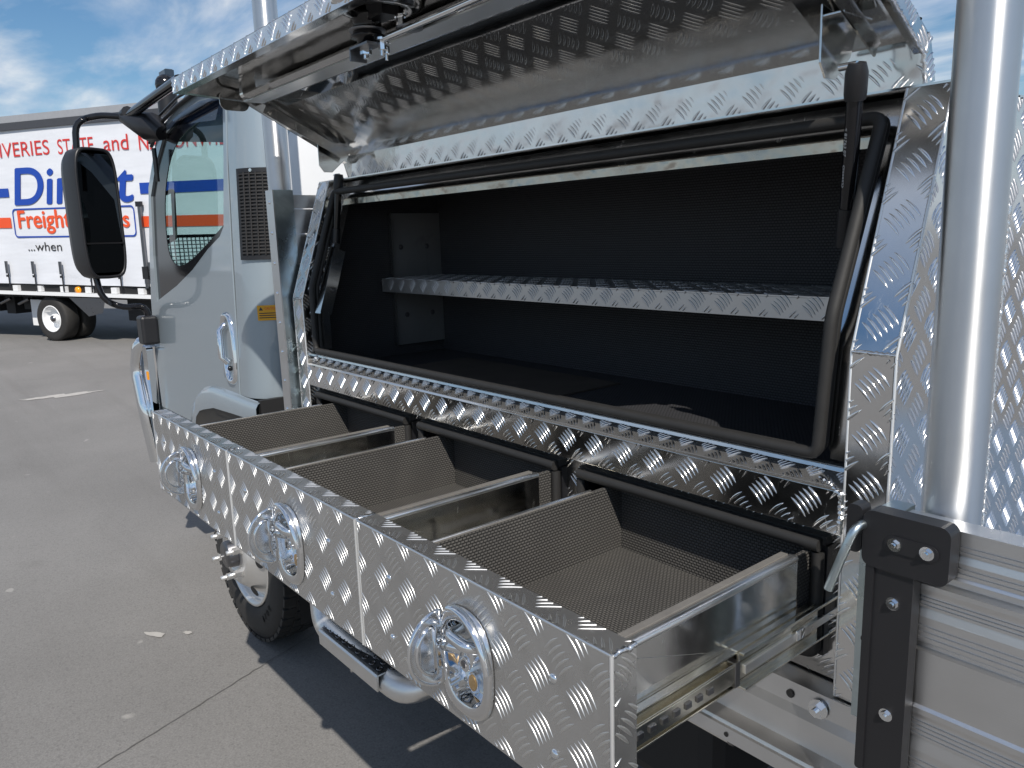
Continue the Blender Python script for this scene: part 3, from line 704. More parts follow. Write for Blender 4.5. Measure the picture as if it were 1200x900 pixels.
    for rx in riv[i]:
        for rz in (1.110, 1.015):
            m = MB(); m.lathe((rx, DY0 + 0.0005, rz), (0, -1, 0), [(0, 0.0062), (0.0018, 0.0056), (0.0034, 0.0036), (0.0040, 0.0)], chrome, 14); m.build('rivet', dr)
    handle(dr, hc)
    # seal round the drawer opening
    ox0, ox1 = op[i]
    m = MB(); zt = OZ1 - 0.006
    m.box(ox0, ox1, YR - 0.040, YR + 0.0, zt - 0.003, zt + 0.014, rubber) if False else None
    m.tube([(ox0 + 0.006, YR - 0.026, zt), (ox1 - 0.004, YR - 0.026, zt)], 0.0100, rubber, 14)
    m.tube([(ox1 - 0.006, YR - 0.026, zt), (ox1 - 0.0055, YR - 0.026, zt)], 0.006, under, 10)
    m.box(ox0, ox1, YR - 0.018, YR + 0.004, zt - 0.002, zt + 0.011, rubber)
    for xc in (ox1 - 0.008, ox0 + 0.008):
        m.tube(rounded_path([(xc, YR - 0.022, zt - 0.012), (xc, YR - 0.022, OZ0 + 0.006), (xc - math.copysign(0.04, xc - (ox0 + ox1) / 2), YR - 0.010, OZ0 - 0.008)], 0.012), 0.0095, rubber, 12)
        m.box(xc - 0.008, xc + 0.010, YR - 0.014, YR + 0.004, OZ0, zt - 0.004, black_pl)
    m.build('drawer_seal', tb)
    # dark cavity sleeve behind each opening
    m = MB()
    for bx_ in ((ox0 - .004, ox0, ), (ox1, ox1 + .004)): m.box(bx_[0], bx_[1], YR + 0.003, 1.50, OZ0, OZ1, under)
    m.box(ox0, ox1, YR + 0.003, 1.50, OZ1 - 0.0, OZ1 + 0.004, under); m.box(ox0, ox1, YR + 0.003, 1.50, OZ0 - .004, OZ0, under)
    m.build('drawer_cavity', tb)

# ------------------------------------------------------------------ lid
LX0, LX1 = -2.180, -0.502
rim = [(0.690, 1.990), (0.866, 1.981), (1.158, 1.828), (1.170, 1.787)]
outer = [(0.682, 2.022), (0.868, 2.010), (1.176, 1.850), (1.198, 1.795)]
m = MB()
def zipped(a, b, x, mat):   # end flange between rim and outer
    V = [(x, *p) for p in a] + [(x, *p) for p in b]; n = len(a)
    m.add(V, [(i, i + 1, n + i + 1, n + i) for i in range(n - 1)], mat)
SK = [(0.682, 2.022), (0.868, 2.008), (1.170, 1.850), (1.174, 1.787)]
for x in (LX0, LX0 + 0.003, LX1 - 0.003, LX1): zipped(rim, outer, x, checker)
for a, b in zip(SK[:-1], SK[1:]):
    n_ = nrm((0, -(b[1] - a[1]), b[0] - a[0])); o_ = np.array((0, 0, 0)) + n_ * 0.003
    V = [(LX0, *a), (LX1, *a), (LX1, *b), (LX0, *b)]; V2 = [tuple(np.array(v) + o_) for v in V]
    m.add(V, [(0, 1, 2, 3)], hinge_m if a[0] > 1.16 else lid_inner); m.add(V2, [(0, 1, 2, 3)], checker)
# front flange + return lips
m.box(LX0, LX1, 0.682, 0.685, 1.988, 2.024, checker); m.box(LX0 + .003, LX1 - .003, 0.685, 0.706, 1.988, 1.9905, sheet)
for xa, xb in ((LX0 + 0.003, LX0 + 0.026), (LX1 - 0.014, LX1 - 0.003)):
    for a, b in zip(rim[:-2], rim[1:-1]):
        m.add([(xa, *a), (xb, *a), (xb, *b), (xa, *b)], [(0, 1, 2, 3)], sheet)
for a, b in zip(rim[:-1], rim[1:]): weld(m, (LX1 - 0.001, *a), (LX1 - 0.001, *b), 0.0035)
weld(m, (LX1 - 0.001, *outer[2]), (LX1 - 0.001, *rim[2]), 0.004)
lid = m.build('lid', tb, label='lid raised on gas struts, its underside polished aluminium', fixn=False)
# exterior tread + imprint of the tread showing through
sp = []
def seg_frame(a, b): return np.array((0, a[0], a[1])), nrm((0, b[0] - a[0], b[1] - a[1])), math.hypot(b[0] - a[0], b[1] - a[1])
O1, V1, l1 = seg_frame(SK[1], SK[2])
O2, V2_, l2 = seg_frame(SK[0], SK[1])
sp.append((O1 + np.array((0, 0.001, 0.003)), X, V1, [rect(LX0, LX1, 0, l1)]))
sp.append((O2 + np.array((0, 0, 0.003)), X, V2_, [rect(LX0, LX1, 0, l2)]))
sp.append(((0, 0.682, 0), X, Z, [rect(LX0, LX1, 1.989, 2.023)], dict(off=(0.01, 0.01))))
sp.append(((LX1, 0, 0), Y, Z, [rim + outer[::-1]], dict(off=(0, 0.01))))
# inner face of the hinge flange (bright, tread side showing)
sp.append(((0, 1.1735, 0), X, Z, [rect(LX0 + 0.004, LX1 - 0.004, 1.789, 1.847)], dict(h=0.0024)))
# faint imprint on the sloped underside
sp.append((O1 - np.array((0, 0.0, 0.0)), (-1, 0, 0), V1, [rect(-LX1 + 0.03, -LX0 - 0.12, 0.005, l1 - 0.09)], dict(h=0.0005)))
imp = sp.pop(); tread_part(lid, sp)
tread_part(lid, [imp], name='tread_imprint', mat=lid_inner)
# stiffener channel along the bend
m = MB()
m.extrude([(0.982, 1.960), (0.893, 1.985), (0.880, 1.985), (0.880, 1.972), (0.832, 1.974), (0.832, 1.984), (0.828, 1.984), (0.826, 1.969), (0.884, 1.9665), (0.884, 1.982), (0.892, 1.982), (0.981, 1.957)], 'x', LX0 + 0.10, LX1 - 0.05, band_m, smooth=False)
m.build('stiffener_channel', lid)
m = MB(); m.box(LX0 + 0.10, LX1 - 0.05, 0.8275, 0.8775, 1.9655, 1.9685, edge_m); m.build('channel_lip', lid)
for xx, w_ in ((LX0 + 0.060, 0.06), (LX1 - 0.085, 0.07)):
    m = MB()
    a = np.array((xx, 0.885, 1.962)); b = np.array((xx, 1.135, 1.840)); c_ = (a + b) / 2; dv = nrm(b - a)
    m.obox(c_ + np.array((0, 0, 0.006)), dv, X, np.cross(dv, X), np.linalg.norm(b - a), w_, 0.003, sheet)
    m.obox(c_ + np.array((w_ / 2, -0.004, -0.004)), dv, np.cross(dv, X), X, np.linalg.norm(b - a) * .95, 0.026, 0.003, sheet)
    m.build('end_stiffener', lid)
for k_, xx in enumerate((-2.02, -1.72, -1.42, -1.22, -1.1, -0.8, -0.62)):
    m = MB(); m.lathe((xx, 0.852, 1.9695), (0, 0, -1), [(0, 0.006), (0.002, 0.005), (0.004, 0)], chrome, 12); m.build('rivet', lid)
# strut brackets
def bracket(xx, yb=1.085, zb=1.80):
    m = MB(); pr = [(yb + 0.045, 1.868), (yb - 0.05, 1.888), (yb - 0.050, zb + 0.015), (yb - 0.035, zb - 0.004), (yb - 0.010, zb - 0.004), (yb + 0.030, zb + 0.03)]
    m.extrude(pr, 'x', xx - 0.0015, xx + 0.0015, sheet); m.box(xx, xx + 0.03, yb - 0.047, yb + 0.03, 1.872, 1.875, sheet)
    m.build('strut_bracket', lid, bevel=0.0006)
bracket(-2.115, 1.095); bracket(-0.580, 1.075)
# corner hanger near the far front edge
m = MB(); m.extrude(rrect(0.795, 0.875, 1.955, 2.005, 0.02), 'x', -2.165, -2.162, sheet); m.build('corner_hanger', lid)
m = MB(); m.extrude(rrect(0.795, 0.83, 1.962, 2.015, 0.012), 'x', -2.02, -2.0, lid_inner); m.build('inner_rib', lid)
# lid lock body and rod
lx, ly = -1.315, 0.765
m = MB()
m.lathe((lx + 0.06, ly - 0.01, 2.017), (0, 0, -1), [(0, 0.085), (0.018, 0.080), (0.026, 0.068), (0.027, 0.05), (0.020, 0.045)], sheet, 32)
m.build('lock_housing', lid)
m = MB()
m.lathe((lx, ly, 2.00), (0, 0, -1), [(0, 0.030), (0.010, 0.030), (0.012, 0.026), (0.034, 0.026), (0.036, 0.031), (0.040, 0.031), (0.042, 0.02), (0.05, 0.02), (0.05, 0)], black_gloss, 24)
m.lathe((lx, ly, 1.974), (0, 0, -1), [(0, 0.033), (0.003, 0.033), (0.003, 0.02)], dark_steel, 24)
m.box(lx - 0.034, lx + 0.03, ly - 0.02, ly + 0.014, 1.944, 1.948, dark_steel); m.box(lx - 0.036, lx - 0.032, ly - 0.02, ly + 0.014, 1.925, 1.948, dark_steel)
m.hexbolt((lx - 0.01, ly, 1.948), (0, 0, -1), 0.011, 0.014, chrome); m.hexbolt((lx + 0.035, ly + 0.008, 1.955), (0, 0, -1), 0.007, 0.02, chrome)
m.hexbolt((lx + 0.012, ly + 0.030, 1.957), (0, 0, -1), 0.006, 0.022, chrome); m.hexbolt((lx + 0.08, ly + 0.02, 1.985), (0, 0, -1), 0.007, 0.02, chrome)
m.lathe((lx + 0.085, ly + 0.035, 1.966), (0, 0, -1), [(0, 0.024), (0.004, 0.024), (0.006, 0.018), (0.006, 0.0)], dark_steel, 20)
m.box(lx + 0.02, lx + 0.075, ly - 0.012, ly + 0.022, 1.985, 2.012, black_pl)
m.build('lock_mechanism', lid)
m = MB(); m.tube([(lx - 0.015, ly + 0.008, 1.952), (LX1 - 0.08, ly + 0.012, 1.958)], 0.0055, chrome, 12); m.tube([(lx - 0.03, ly + 0.006, 1.95), (lx + 0.0, ly + 0.008, 1.952)], 0.009, chrome, 10)
m.build('lock_rod', lid)
# bolts on the channel
for xx in (-1.235, -1.02, -0.9):
    m = MB(); m.hexbolt((xx, 0.80, 2.012), (0, 0, -1), 0.008, 0.010, sheet); m.build('bolt', lid)

# gas struts
def gas_strut(a, b, split, label):
    a = np.array(a, float); b = np.array(b, float); L = b - a; d = nrm(L)
    m = MB(); m.tube([a + L * 0.04, a + L * split], 0.0108, black_gloss, 18); st = m.build('gas_strut', tb, label=label)
    m = MB(); m.tube([a - d * 0.006, a + d * 0.006, a + d * 0.032, a + d * 0.040], 0.0145, black_pl, 18, radii=[0.011, 0.0145, 0.0145, 0.0135]); m.tube([a + np.array((-0.024, 0.0, 0.004)), a + np.array((0.0, 0, 0.004))], 0.005, chrome, 10); m.build('end_socket', st)
    m = MB(); m.tube([a + L * (split - 0.02), a + L * (split + 0.10)], 0.0135, black_pl, 18, radii=[0.0122, 0.0135]); m.build('sleeve', st)
    m = MB(); m.tube([a + L * (split + 0.08), b], 0.0045, black_gloss, 10); m.build('piston_rod', st)
    return st, a, d
st, a_, d_ = gas_strut((-0.530, 1.030, 1.800), (-0.616, 1.176, 1.36), 0.42, 'near-end gas strut holding the lid')
pU = -d_; pU = nrm(d_); side = nrm((-0.35, -0.9, -0.2)); side = nrm(side - d_ * (side @ d_))
for off_, body, hgt in ((0.105, '▸ BANSBACH', 0.0), ):
    pass
def strut_text(body, start, width, hh):
    v = np.cross(side, d_) ; v = nrm(v)
    o = np.array(a_) + d_ * start + side * 0.0108 - np.cross(side, d_) * 0 - v * hh / 2
    return text(body, 'printed_text', o + side * 0.0, d_, nrm(np.cross(side, d_)), hh, white_ink, st, width, depth=0.0004)
strut_text('< 81763 07', 0.075, 0.038, 0.0045); strut_text('<======>', 0.125, 0.032, 0.004); strut_text('MM', 0.19, 0.006, 0.003)
gas_strut((-2.105, 1.10, 1.785), (-2.150, 1.075, 1.44), 0.45, 'far-end gas strut holding the lid')

# ------------------------------------------------------------------ truck
tk = thing('service_truck', (-2.0, 1.9, 0.0), 'silver blue tray truck cab and aluminium tray carrying the checker-plate toolbox', 'truck')
# --- right hand posts and tray
m = MB(); m.tube([(-0.366, 1.001, 0.93), (-0.366, 1.001, 2.9)], 0.0335, brushed, 40); m.build('rack_post', tk, label='near upright aluminium rack tube')
m = MB(); m.tube([(-2.315, 1.010, 0.93), (-2.315, 1.010, 2.9)], 0.0355, brushed, 32); m.build('rack_post', tk, label='far upright aluminium rack tube behind the cab')
# headboard
m = MB(); m.box(-2.306, -2.254, 0.958, 0.962, 0.93, 1.755, mill); hb = m.build('headboard_post', tk)
m = MB(); m.box(-2.258, -2.254, 0.962, 1.022, 0.93, 1.755, zinc); m.build('zinc_channel', tk)
for k_ in range(9):
    m = MB(); m.lathe((-2.282, 0.958, 1.0 + k_ * 0.09), (0, -1, 0), [(0, 0.006), (0.003, 0.004), (0.0035, 0)], chrome, 10); m.build('rivet', hb)
z_ = 0.94
for k_, h in enumerate((0.135, 0.135, 0.135, 0.112, 0.085, 0.085, 0.075, 0.042)):
    m = MB(); m.box(-2.285, -2.262, 1.025, 1.42, z_, z_ + h - 0.003, mill); m.build('headboard_plank', tk); z_ += h
# tray side rail
m = MB()
rail = [(0.984, 0.9335), (0.977, 0.9335), (0.974, 0.925), (0.974, 0.893), (0.956, 0.884), (0.953, 0.842), (0.936, 0.838), (0.933, 0.812), (0.926, 0.836), (0.926, 0.845), (0.945, 0.850), (0.946, 0.880)]
rail = [(0.99, 0.9335), (0.978, 0.9335), (0.976, 0.900), (0.968, 0.888), (0.966, 0.846), (0.944, 0.8385), (0.942, 0.8335), (0.936, 0.8335), (0.934, 0.812), (0.944, 0.811), (0.960, 0.818), (0.99, 0.818)]
m.extrude(rail, 'x', -2.30, 2.2, mill); sr = m.build('tray_side_rail', tk)
m = MB(); m.box(-2.30, 2.2, 0.99, 2.85, 0.900, 0.9325, mill); m.build('tray_floor', tk)
m = MB(); m.hexbolt((-0.512, 0.974, 0.912), (0, -1, 0), 0.010, 0.010, chrome); m.build('bolt', sr)
for xx, zz_ in ((-0.558, 0.914), (-0.640, 0.8225)):
    m = MB(); m.lathe((xx, 0.9755 if zz_ > .9 else 0.9345, zz_), (0, -1, 0), [(0.0005, 0.0065 if zz_ > .9 else .004), (0.0008, 0)], under, 12); m.build('drain_hole', sr)
m = MB(); m.tube([(-1.5, 0.975, 0.795), (-0.655, 0.975, 0.795)], 0.0155, wheel_m, 20); m.lathe((-0.655, 0.975, 0.795), X, [(0, 0.0165), (0.006, 0.0165), (0.006, 0)], dark_steel, 20); m.build('guard_bar', tk)
# --- drop side at the right edge
m = MB()
TY0, TY1 = 0.930, 0.964
prof = [(TY1, 1.249), (TY0, 1.2485)]
def ribs(z0, z1, n, d=0.0022):
    o = []; s_ = (z0 - z1) / n
    for k in range(n): o += [(TY0, z0 - k * s_), (TY0, z0 - k * s_ - s_ * .45), (TY0 + d, z0 - k * s_ - s_ * .55), (TY0 + d, z0 - k * s_ - s_ * .9)]
    return o
prof += [(TY0, 1.238)] + ribs(1.236, 1.218, 3) + [(TY0, 1.210)] + ribs(1.209, 1.191, 3) + [(TY0, 1.188), (TY0 + 0.010, 1.184), (TY0 + 0.010, 1.176), (TY0 - 0.001, 1.172), (TY0 - 0.001, 1.166)]
prof += ribs(1.160, 1.140, 4) + [(TY0, 1.13)] + ribs(1.124, 1.096, 4) + [(TY0 + 0.009, 1.092), (TY0 + 0.009, 1.087), (TY0 + 0.002, 1.084), (TY0 + 0.002, 1.012), (TY0 - 0.001, 1.008), (TY0 - 0.001, 1.001)]
prof += ribs(0.996, 0.966, 5) + [(TY0, 0.950)] + ribs(0.944, 0.915, 4) + [(TY0, 0.862), (TY1, 0.862)]
m.extrude(prof, 'x', -0.396, 2.0, mill); m.build('drop_side', tk, label='ribbed aluminium drop side')
m = MB(); m.box(-0.425, -0.398, 0.938, 0.975, 0.935, 1.252, zinc); m.box(-0.452, -0.426, 0.948, 0.951, 0.945, 1.20, zinc)
m.lathe((-0.438, 0.948, 1.062), (0, -1, 0), [(0.0006, 0.0065), (0.001, 0)], under, 14); zp = m.build('zinc_post', tk)
# moulded black latch
m = MB()
LY0 = 0.902
m.poly((0, LY0, 0), X, Z, [rrect(-0.428, -0.327, 1.186, 1.258, 0.012)], 0.026, black_pl)
m.poly((0, LY0 + 0.004, 0), X, Z, [rrect(-0.418, -0.366, 0.905, 1.205, 0.006)], 0.022, black_pl)
m.poly((0, LY0 + 0.001, 0), X, Z, [rrect(-0.4225, -0.412, 0.905, 1.19, 0.004)], 0.025, black_pl)
m.poly((0, LY0 + 0.006, 0), X, Z, [rrect(-0.452, -0.432, 1.196, 1.258, 0.008)], 0.022, black_pl)
m.poly((0, LY0 - 0.002, 0), X, Z, [rrect(-0.400, -0.338, 1.213, 1.233, 0.0099)], 0.004, black_pl)
lt_ = m.build('latch', tk, bevel=0.003)
for xx, zz_, yy in ((-0.388, 1.223, LY0 - .002), (-0.351, 1.223, LY0 - .002), (-0.388, 1.145, LY0 + .004), (-0.388, 0.995, LY0 + .004)):
    m = MB(); m.hexbolt((xx, yy, zz_), (0, -1, 0), 0.0058, 0.0045, chrome); m.build('bolt', lt_)
m = MB(); m.tube(rounded_path([(-0.427, 0.915, 1.236), (-0.430, 0.888, 1.238), (-0.441, 0.880, 1.200), (-0.456, 0.878, 1.150)], 0.014), 0.0058, zinc, 12); m.build('latch_hook', lt_)

# --- cab. Side surface leans inwards with height
def side_y(z): return 1.02 + 0.044 * (z - 0.97)
def S(x, z, o=0.0):
    k = side_y(z) / 1.02
    zz = 1.6 + (z - 1.6) * k; return np.array((x * k, side_y(z) + o, zz))
def side_poly(mb, loops, mat, off=0.0, thick=0.0):
    flat = [p for L in loops for p in L]; tri = tessellate_polygon([[Vector((p[0], p[1], 0)) for p in L] for L in loops])
    P = [S(p[0], p[1], off) for p in flat]; mb.add(P, [tuple(t) for t in tri], mat)
    if thick:
        mb.add([p + np.array((0, thick, 0)) for p in P], [tuple(t) for t in tri], mat); k = 0
        for L in loops:
            n = len(L); A = P[k:k + n]; k += n; B = [p + np.array((0, thick, 0)) for p in A]
            mb.add(A + B, [(i, (i + 1) % n, n + (i + 1) % n, n + i) for i in range(n)], mat)
win = [(-2.745, 2.085), (-2.790, 1.90), (-2.857, 1.664), (-2.905, 1.631), (-3.051, 1.585), (-3.256, 1.505), (-3.485, 1.435), (-3.815, 1.353), (-3.785, 1.561), (-3.715, 1.820), (-3.590, 1.945), (-3.447, 2.040), (-3.20, 2.090), (-2.965, 2.105)]
door = [(-2.705, 2.125), (-2.760, 1.86), (-2.800, 1.56), (-2.835, 1.20), (-2.855, 1.045), (-2.95, 1.048), (-3.142, 1.045), (-3.252, 1.024), (-3.34, 0.986), (-3.420, 0.93), (-3.455, 0.84), (-3.93, 0.84), (-3.945, 1.10), (-3.905, 1.36), (-3.830, 1.60), (-3.735, 1.86), (-3.60, 1.99), (-3.44, 2.085), (-3.20, 2.125), (-2.96, 2.142)]
m = MB(); side_poly(m, [door, win[::-1]], paint, thick=0.03); dr_ = m.build('cab_door', tk)
# the door skin edge highlight and gap behind it
m = MB(); side_poly(m, [[(-2.693, 2.125), (-2.748, 1.86), (-2.788, 1.56), (-2.823, 1.20), (-2.842, 1.045), (-2.855, 1.045), (-2.835, 1.20), (-2.80, 1.56), (-2.76, 1.86), (-2.705, 2.125)]], under, off=0.012); m.build('door_gap', tk)
# window glass and black surround
m = MB(); side_poly(m, [win], glass, off=0.016); m.build('side_glass', dr_)
def chaikin(L, n=2):
    for _ in range(n):
        L = [q for i in range(len(L)) for q in ((.75 * L[i][0] + .25 * L[(i + 1) % len(L)][0], .75 * L[i][1] + .25 * L[(i + 1) % len(L)][1]), (.25 * L[i][0] + .75 * L[(i + 1) % len(L)][0], .25 * L[i][1] + .75 * L[(i + 1) % len(L)][1]))]
    return L
inn = [(-2.775, 1.985), (-2.857, 1.680), (-2.93, 1.655), (-3.150, 1.582), (-3.380, 1.520), (-3.520, 1.520), (-3.600, 1.590), (-3.560, 1.812), (-3.386, 1.990), (-3.10, 2.050), (-2.80, 2.06)]
inn = chaikin(inn)
m = MB(); side_poly(m, [win, inn[::-1]], black_gloss, off=0.010, thick=0.004); m.build('window_surround', dr_)
m = MB(); vz = [(-3.417, 2.050), (-3.25, 2.087), (-3.10, 2.105), (-2.96, 2.110), (-2.735, 2.095), (-2.757, 2.018), (-2.984, 2.036), (-3.2, 2.055)]
P = [S(a, b, -0.028 * min(1, (2.13 - b) * 9)) for a, b in vz]; tri = tessellate_polygon([[Vector((p[0], p[1], 0)) for p in vz]])
m.add(P, [tuple(t) for t in tri], visor_m); m.build('weather_shield', dr_, label='smoked weather shield over the window')
m = MB(); m.tube([S(-3.60, 2.02, -0.006), S(-3.44, 2.092, -0.008), S(-3.20, 2.128, -0.008), S(-2.96, 2.146, -0.008), S(-2.70, 2.13, -0.006)], 0.008, black_pl, 8)
m.tube([S(-3.66, 2.04, 0.004), S(-3.50, 2.125, 0.004), S(-3.24, 2.165, 0.008), S(-2.6, 2.18, 0.008)], 0.006, black_pl, 8); m.build('roof_gutter', tk)
# door handle
m = MB()
for_edge = [(-2.705, 2.125), (-2.760, 1.86), (-2.800, 1.56), (-2.835, 1.20), (-2.855, 1.045)]
m.tube([S(a - 0.003, b, 0.001) for a, b in for_edge], 0.0045, paint, 8); m.build('door_edge', dr_); m = MB()
hl = [S(a, b)[[0, 2]] for a, b in ((-2.945, 1.345), (-2.90, 1.085))]
cxh, czh = -2.92, 1.215
pl = oval(cxh, czh, 0.062, 0.138, 32, 3.0)
R_ = []
for sc, yo in ((1, 0.0), (0.96, -0.008), (0.86, -0.012), (0.74, -0.010), (0.66, 0.0), (0.5, 0.012), (0.05, 0.014)):
    q = oval(cxh, czh, 0.062 * sc, 0.138 * (1 - (1 - sc) * 0.5), 32, 3.0); q = [S(a, b, yo) for a, b in q]; R_.append(q + [q[0]])
m.grid(R_, chrome); m.tube([S(cxh - 0.004, czh + 0.088, -0.004), S(cxh - 0.004, czh + 0.07, -0.026), S(cxh, czh - 0.03, -0.030), S(cxh + 0.004, czh - 0.05, -0.010)], 0.012, chrome, 10, flat=1.4)
m.sphere(S(cxh + 0.002, czh - 0.075, -0.006), 0.010, black_gloss); m.build('door_handle', dr_)
# wheel arch flare
flare = [(-3.455, 0.84), (-3.420, 0.93), (-3.34, 0.986), (-3.252, 1.024), (-3.142, 1.045), (-2.95, 1.048), (-2.80, 1.045), (-2.66, 1.045)]
low = [(-3.40, 0.80), (-3.35, 0.886), (-3.30, 0.918), (-3.249, 0.932), (-3.117, 0.959), (-2.926, 0.968), (-2.794, 0.973), (-2.66, 0.975)]
G = []
for k_, (off_, t) in enumerate(((0.0, 0), (-0.012, 0.10), (-0.020, 0.3), (-0.020, 1.0))):
    G.append([S(a[0] * (1 - t) + b[0] * t, a[1] * (1 - t) + b[1] * t, off_) for a, b in zip(flare, low)])
m = MB(); m.grid(G, paint); m.build('wheel_arch_flare', tk)
m = MB(); G = [[S(a, b, -0.019) for a, b in low], [S(a + 0.01, b - 0.03, 0.0) for a, b in low], [S(a + 0.02, b - 0.30, 0.03) for a, b in low]]; m.grid(G, arch_m)
G = [[S(a, b - 0.012, 0.02) for a, b in low], [S(a, b - 0.012, 0.5) for a, b in low]]; m.grid(G, arch_m); m.build('wheel_arch_liner', tk)
# rear quarter, rounded corner and rear wall
CR = 0.120; XRW = -2.675
m = MB(); zs = np.linspace(1.045, 2.16, 22)
def kx(z): return side_y(z) / 1.02
G = []
for z in zs:
    y0 = side_y(z); row = [np.array((-2.858 * 1.0 + (0.0 if z < 2.3 else 0), y0, z))]
    row = [np.array((-2.856, y0, z)), np.array((XRW - CR, y0, z))]
    row += [np.array((XRW - CR + CR * math.sin(t), y0 + CR - CR * math.cos(t), z)) for t in np.linspace(0.15, PI / 2, 9)]
    row += [np.array((XRW, 1.35, z)), np.array((XRW, 1.60, z)), np.array((XRW, 2.85, z))]
    G.append(row)
m.grid(G, paint)
G2 = []
for (dz, ins) in ((0, 0), (0.03, 0.008), (0.06, 0.03), (0.08, 0.07), (0.09, 0.14)):
    y0 = side_y(2.16) + ins; row = [np.array((-3.40, y0 + (0.02), 2.16 + dz)), np.array((-2.856, y0, 2.16 + dz)), np.array((XRW - CR, y0, 2.16 + dz))]
    row += [np.array((XRW - CR + (CR - ins * .5) * math.sin(t), y0 + CR - CR * math.cos(t), 2.16 + dz)) for t in np.linspace(0.15, PI / 2, 9)]
    row += [np.array((XRW - ins * .5, 1.35, 2.16 + dz)), np.array((XRW - ins * .5, 1.60, 2.16 + dz)), np.array((XRW - ins * .5, 2.85, 2.16 + dz))]
    G2.append(row)
m.grid(G2, paint); m.build('cab_shell', tk)
# raised pressing on the rear wall, coloured white for its sunlit brightness
m = MB()
G = []
for sc, off_ in ((1.0, 0.0), (0.97, 0.012), (0.93, 0.018), (0.5, 0.020), (0.02, 0.020)):
    q = oval(1.70, 1.74, 0.53 * sc, 0.43 * sc, 40, 2.6); q = [(XRW + off_, a, b) for a, b in q]; G.append(q + [q[0]])
m.grid(G, white_p); m.build('rear_panel_pressing', tk, label='rear wall panel of the cab, whitened to look sunlit')
m = MB(); m.box(XRW - 0.01, XRW + 0.012, 1.02, 2.6, 0.93, 1.05, under); m.build('rear_sill', tk)
# vent grille on the rounded rear corner
def cornerP(t, z, o=0.0):
    y0 = side_y(z); c = np.array((XRW - CR, y0 + CR, z)); n_ = np.array((math.sin(t), -math.cos(t), 0)); return c + n_ * (CR + o)
m = MB(); t0_, t1_ = 0.20, 1.25
G = [[cornerP(t, z, 0.004) for t in np.linspace(t0_, t1_, 8)] for z in (1.545, 1.86)]; m.grid(G, black_pl)
for ta, tb_ in ((t0_, t0_ + 0.10), (t1_ - 0.10, t1_)): m.grid([[cornerP(t, z, 0.010) for t in np.linspace(ta, tb_, 3)] for z in (1.545, 1.86)], black_pl)
for za_, zb_ in ((1.545, 1.560), (1.845, 1.86)): m.grid([[cornerP(t, z, 0.010) for t in np.linspace(t0_, t1_, 8)] for z in (za_, zb_)], black_pl)
vg = m.build('vent_grille', tk)
for k_ in range(24):
    z = 1.565 + k_ * 0.0118
    m = MB(); m.grid([[cornerP(t, z + dz, o) for t in np.linspace(t0_ + .1, t1_ - .1, 6)] for dz, o in ((0, 0.004), (0.0015, 0.0105), (0.0065, 0.0105), (0.008, 0.004))], vent_m, False); m.build('slat', vg)
for k_ in range(4):
    t = t0_ + 0.28 + k_ * 0.18
    m = MB(); m.tube([cornerP(t, 1.56, 0.010), cornerP(t, 1.845, 0.010)], 0.003, vent_m, 6); m.build('bar', vg)
m = MB(); m.hexbolt(cornerP(0.7, 1.852, 0.011), (0.6, -0.8, 0), 0.004, 0.003, chrome); m.build('screw', vg)
# caution sticker on the corner
tq = 1.0; z0_ = 1.330; sc0 = cornerP(tq, z0_ + 0.026, 0.004); sU = np.array((math.cos(tq), math.sin(tq), 0.0)); sN = np.cross(sU, Z)
s0 = sc0 - sU * 0.038 - np.array((0, 0, 0.026))
def sq(a0, a1, b0, b1, o_): return [s0 + sU * a + np.array((0, 0, b)) + sN * o_ for a, b in ((a0, b0), (a1, b0), (a1, b1), (a0, b1))]
m = MB(); m.add(sq(0, 0.076, 0, 0.054, 0.0), [(0, 1, 2, 3)], yellow); stk = m.build('caution_sticker', tk, label='small yellow caution sticker behind the door', fixn=False)
text('CAUTION', 'sticker_text', s0 + sU * 0.026 + np.array((0, 0, 0.038)), sU, Z, 0.010, orange_ink, stk, 0.044, depth=0.0006)
m = MB(); m.add([s0 + sU * 0.006 + np.array((0, 0, 0.036)) + sN * 0.0006, s0 + sU * 0.020 + np.array((0, 0, 0.036)) + sN * 0.0006, s0 + sU * 0.013 + np.array((0, 0, 0.049)) + sN * 0.0006], [(0, 1, 2)], black_ink); m.build('warning_triangle', stk)
for k_, w_ in enumerate((0.064, 0.060, 0.062)):
    m = MB(); m.add(sq(0.006, 0.006 + w_, 0.0245 - k_ * 0.008, 0.0275 - k_ * 0.008, 0.0006), [(0, 1, 2, 3)], black_ink); m.build('text_line', stk)
# front pillar, windscreen, cab front, interior
pil = [(-3.945, 1.10), (-3.905, 1.36), (-3.830, 1.60), (-3.735, 1.86), (-3.60, 1.99), (-3.50, 2.08)]
m = MB(); G = []
for a, b in pil:
    p = S(a, b, 0.0); G.append([p + np.array((-0.03 * math.sin(t), 0.05 * (1 - math.cos(t)), 0)) for t in np.linspace(0, PI / 2, 6)])
m.grid(G, paint); m.build('front_pillar', tk)
m = MB()
G = []
for a, b in pil[1:]:
    p = S(a, b, 0.05); G.append([p + np.array((-0.03, 0.0, 0)), p + np.array((-0.10, 0.25, 0)), p + np.array((-0.14, 0.9, 0)), p + np.array((-0.10, 1.55, 0)), p + np.array((-0.03, 1.80, 0))])
m.grid(G, glass); m.build('windscreen', tk)
m = MB(); G = []
for a, b in ((-4.02, 0.62), (-4.0, 0.9), (-3.955, 1.10), (-3.905, 1.36)):
    p = S(a, b, 0.05); G.append([p + np.array((0.03, -0.05, 0)), p + np.array((-0.01, -0.035, 0)), p + np.array((-0.03, 0, 0)), p + np.array((-0.10, 0.25, 0)), p + np.array((-0.14, 0.9, 0)), p + np.array((-0.10, 1.55, 0)), p + np.array((-0.03, 1.80, 0))])
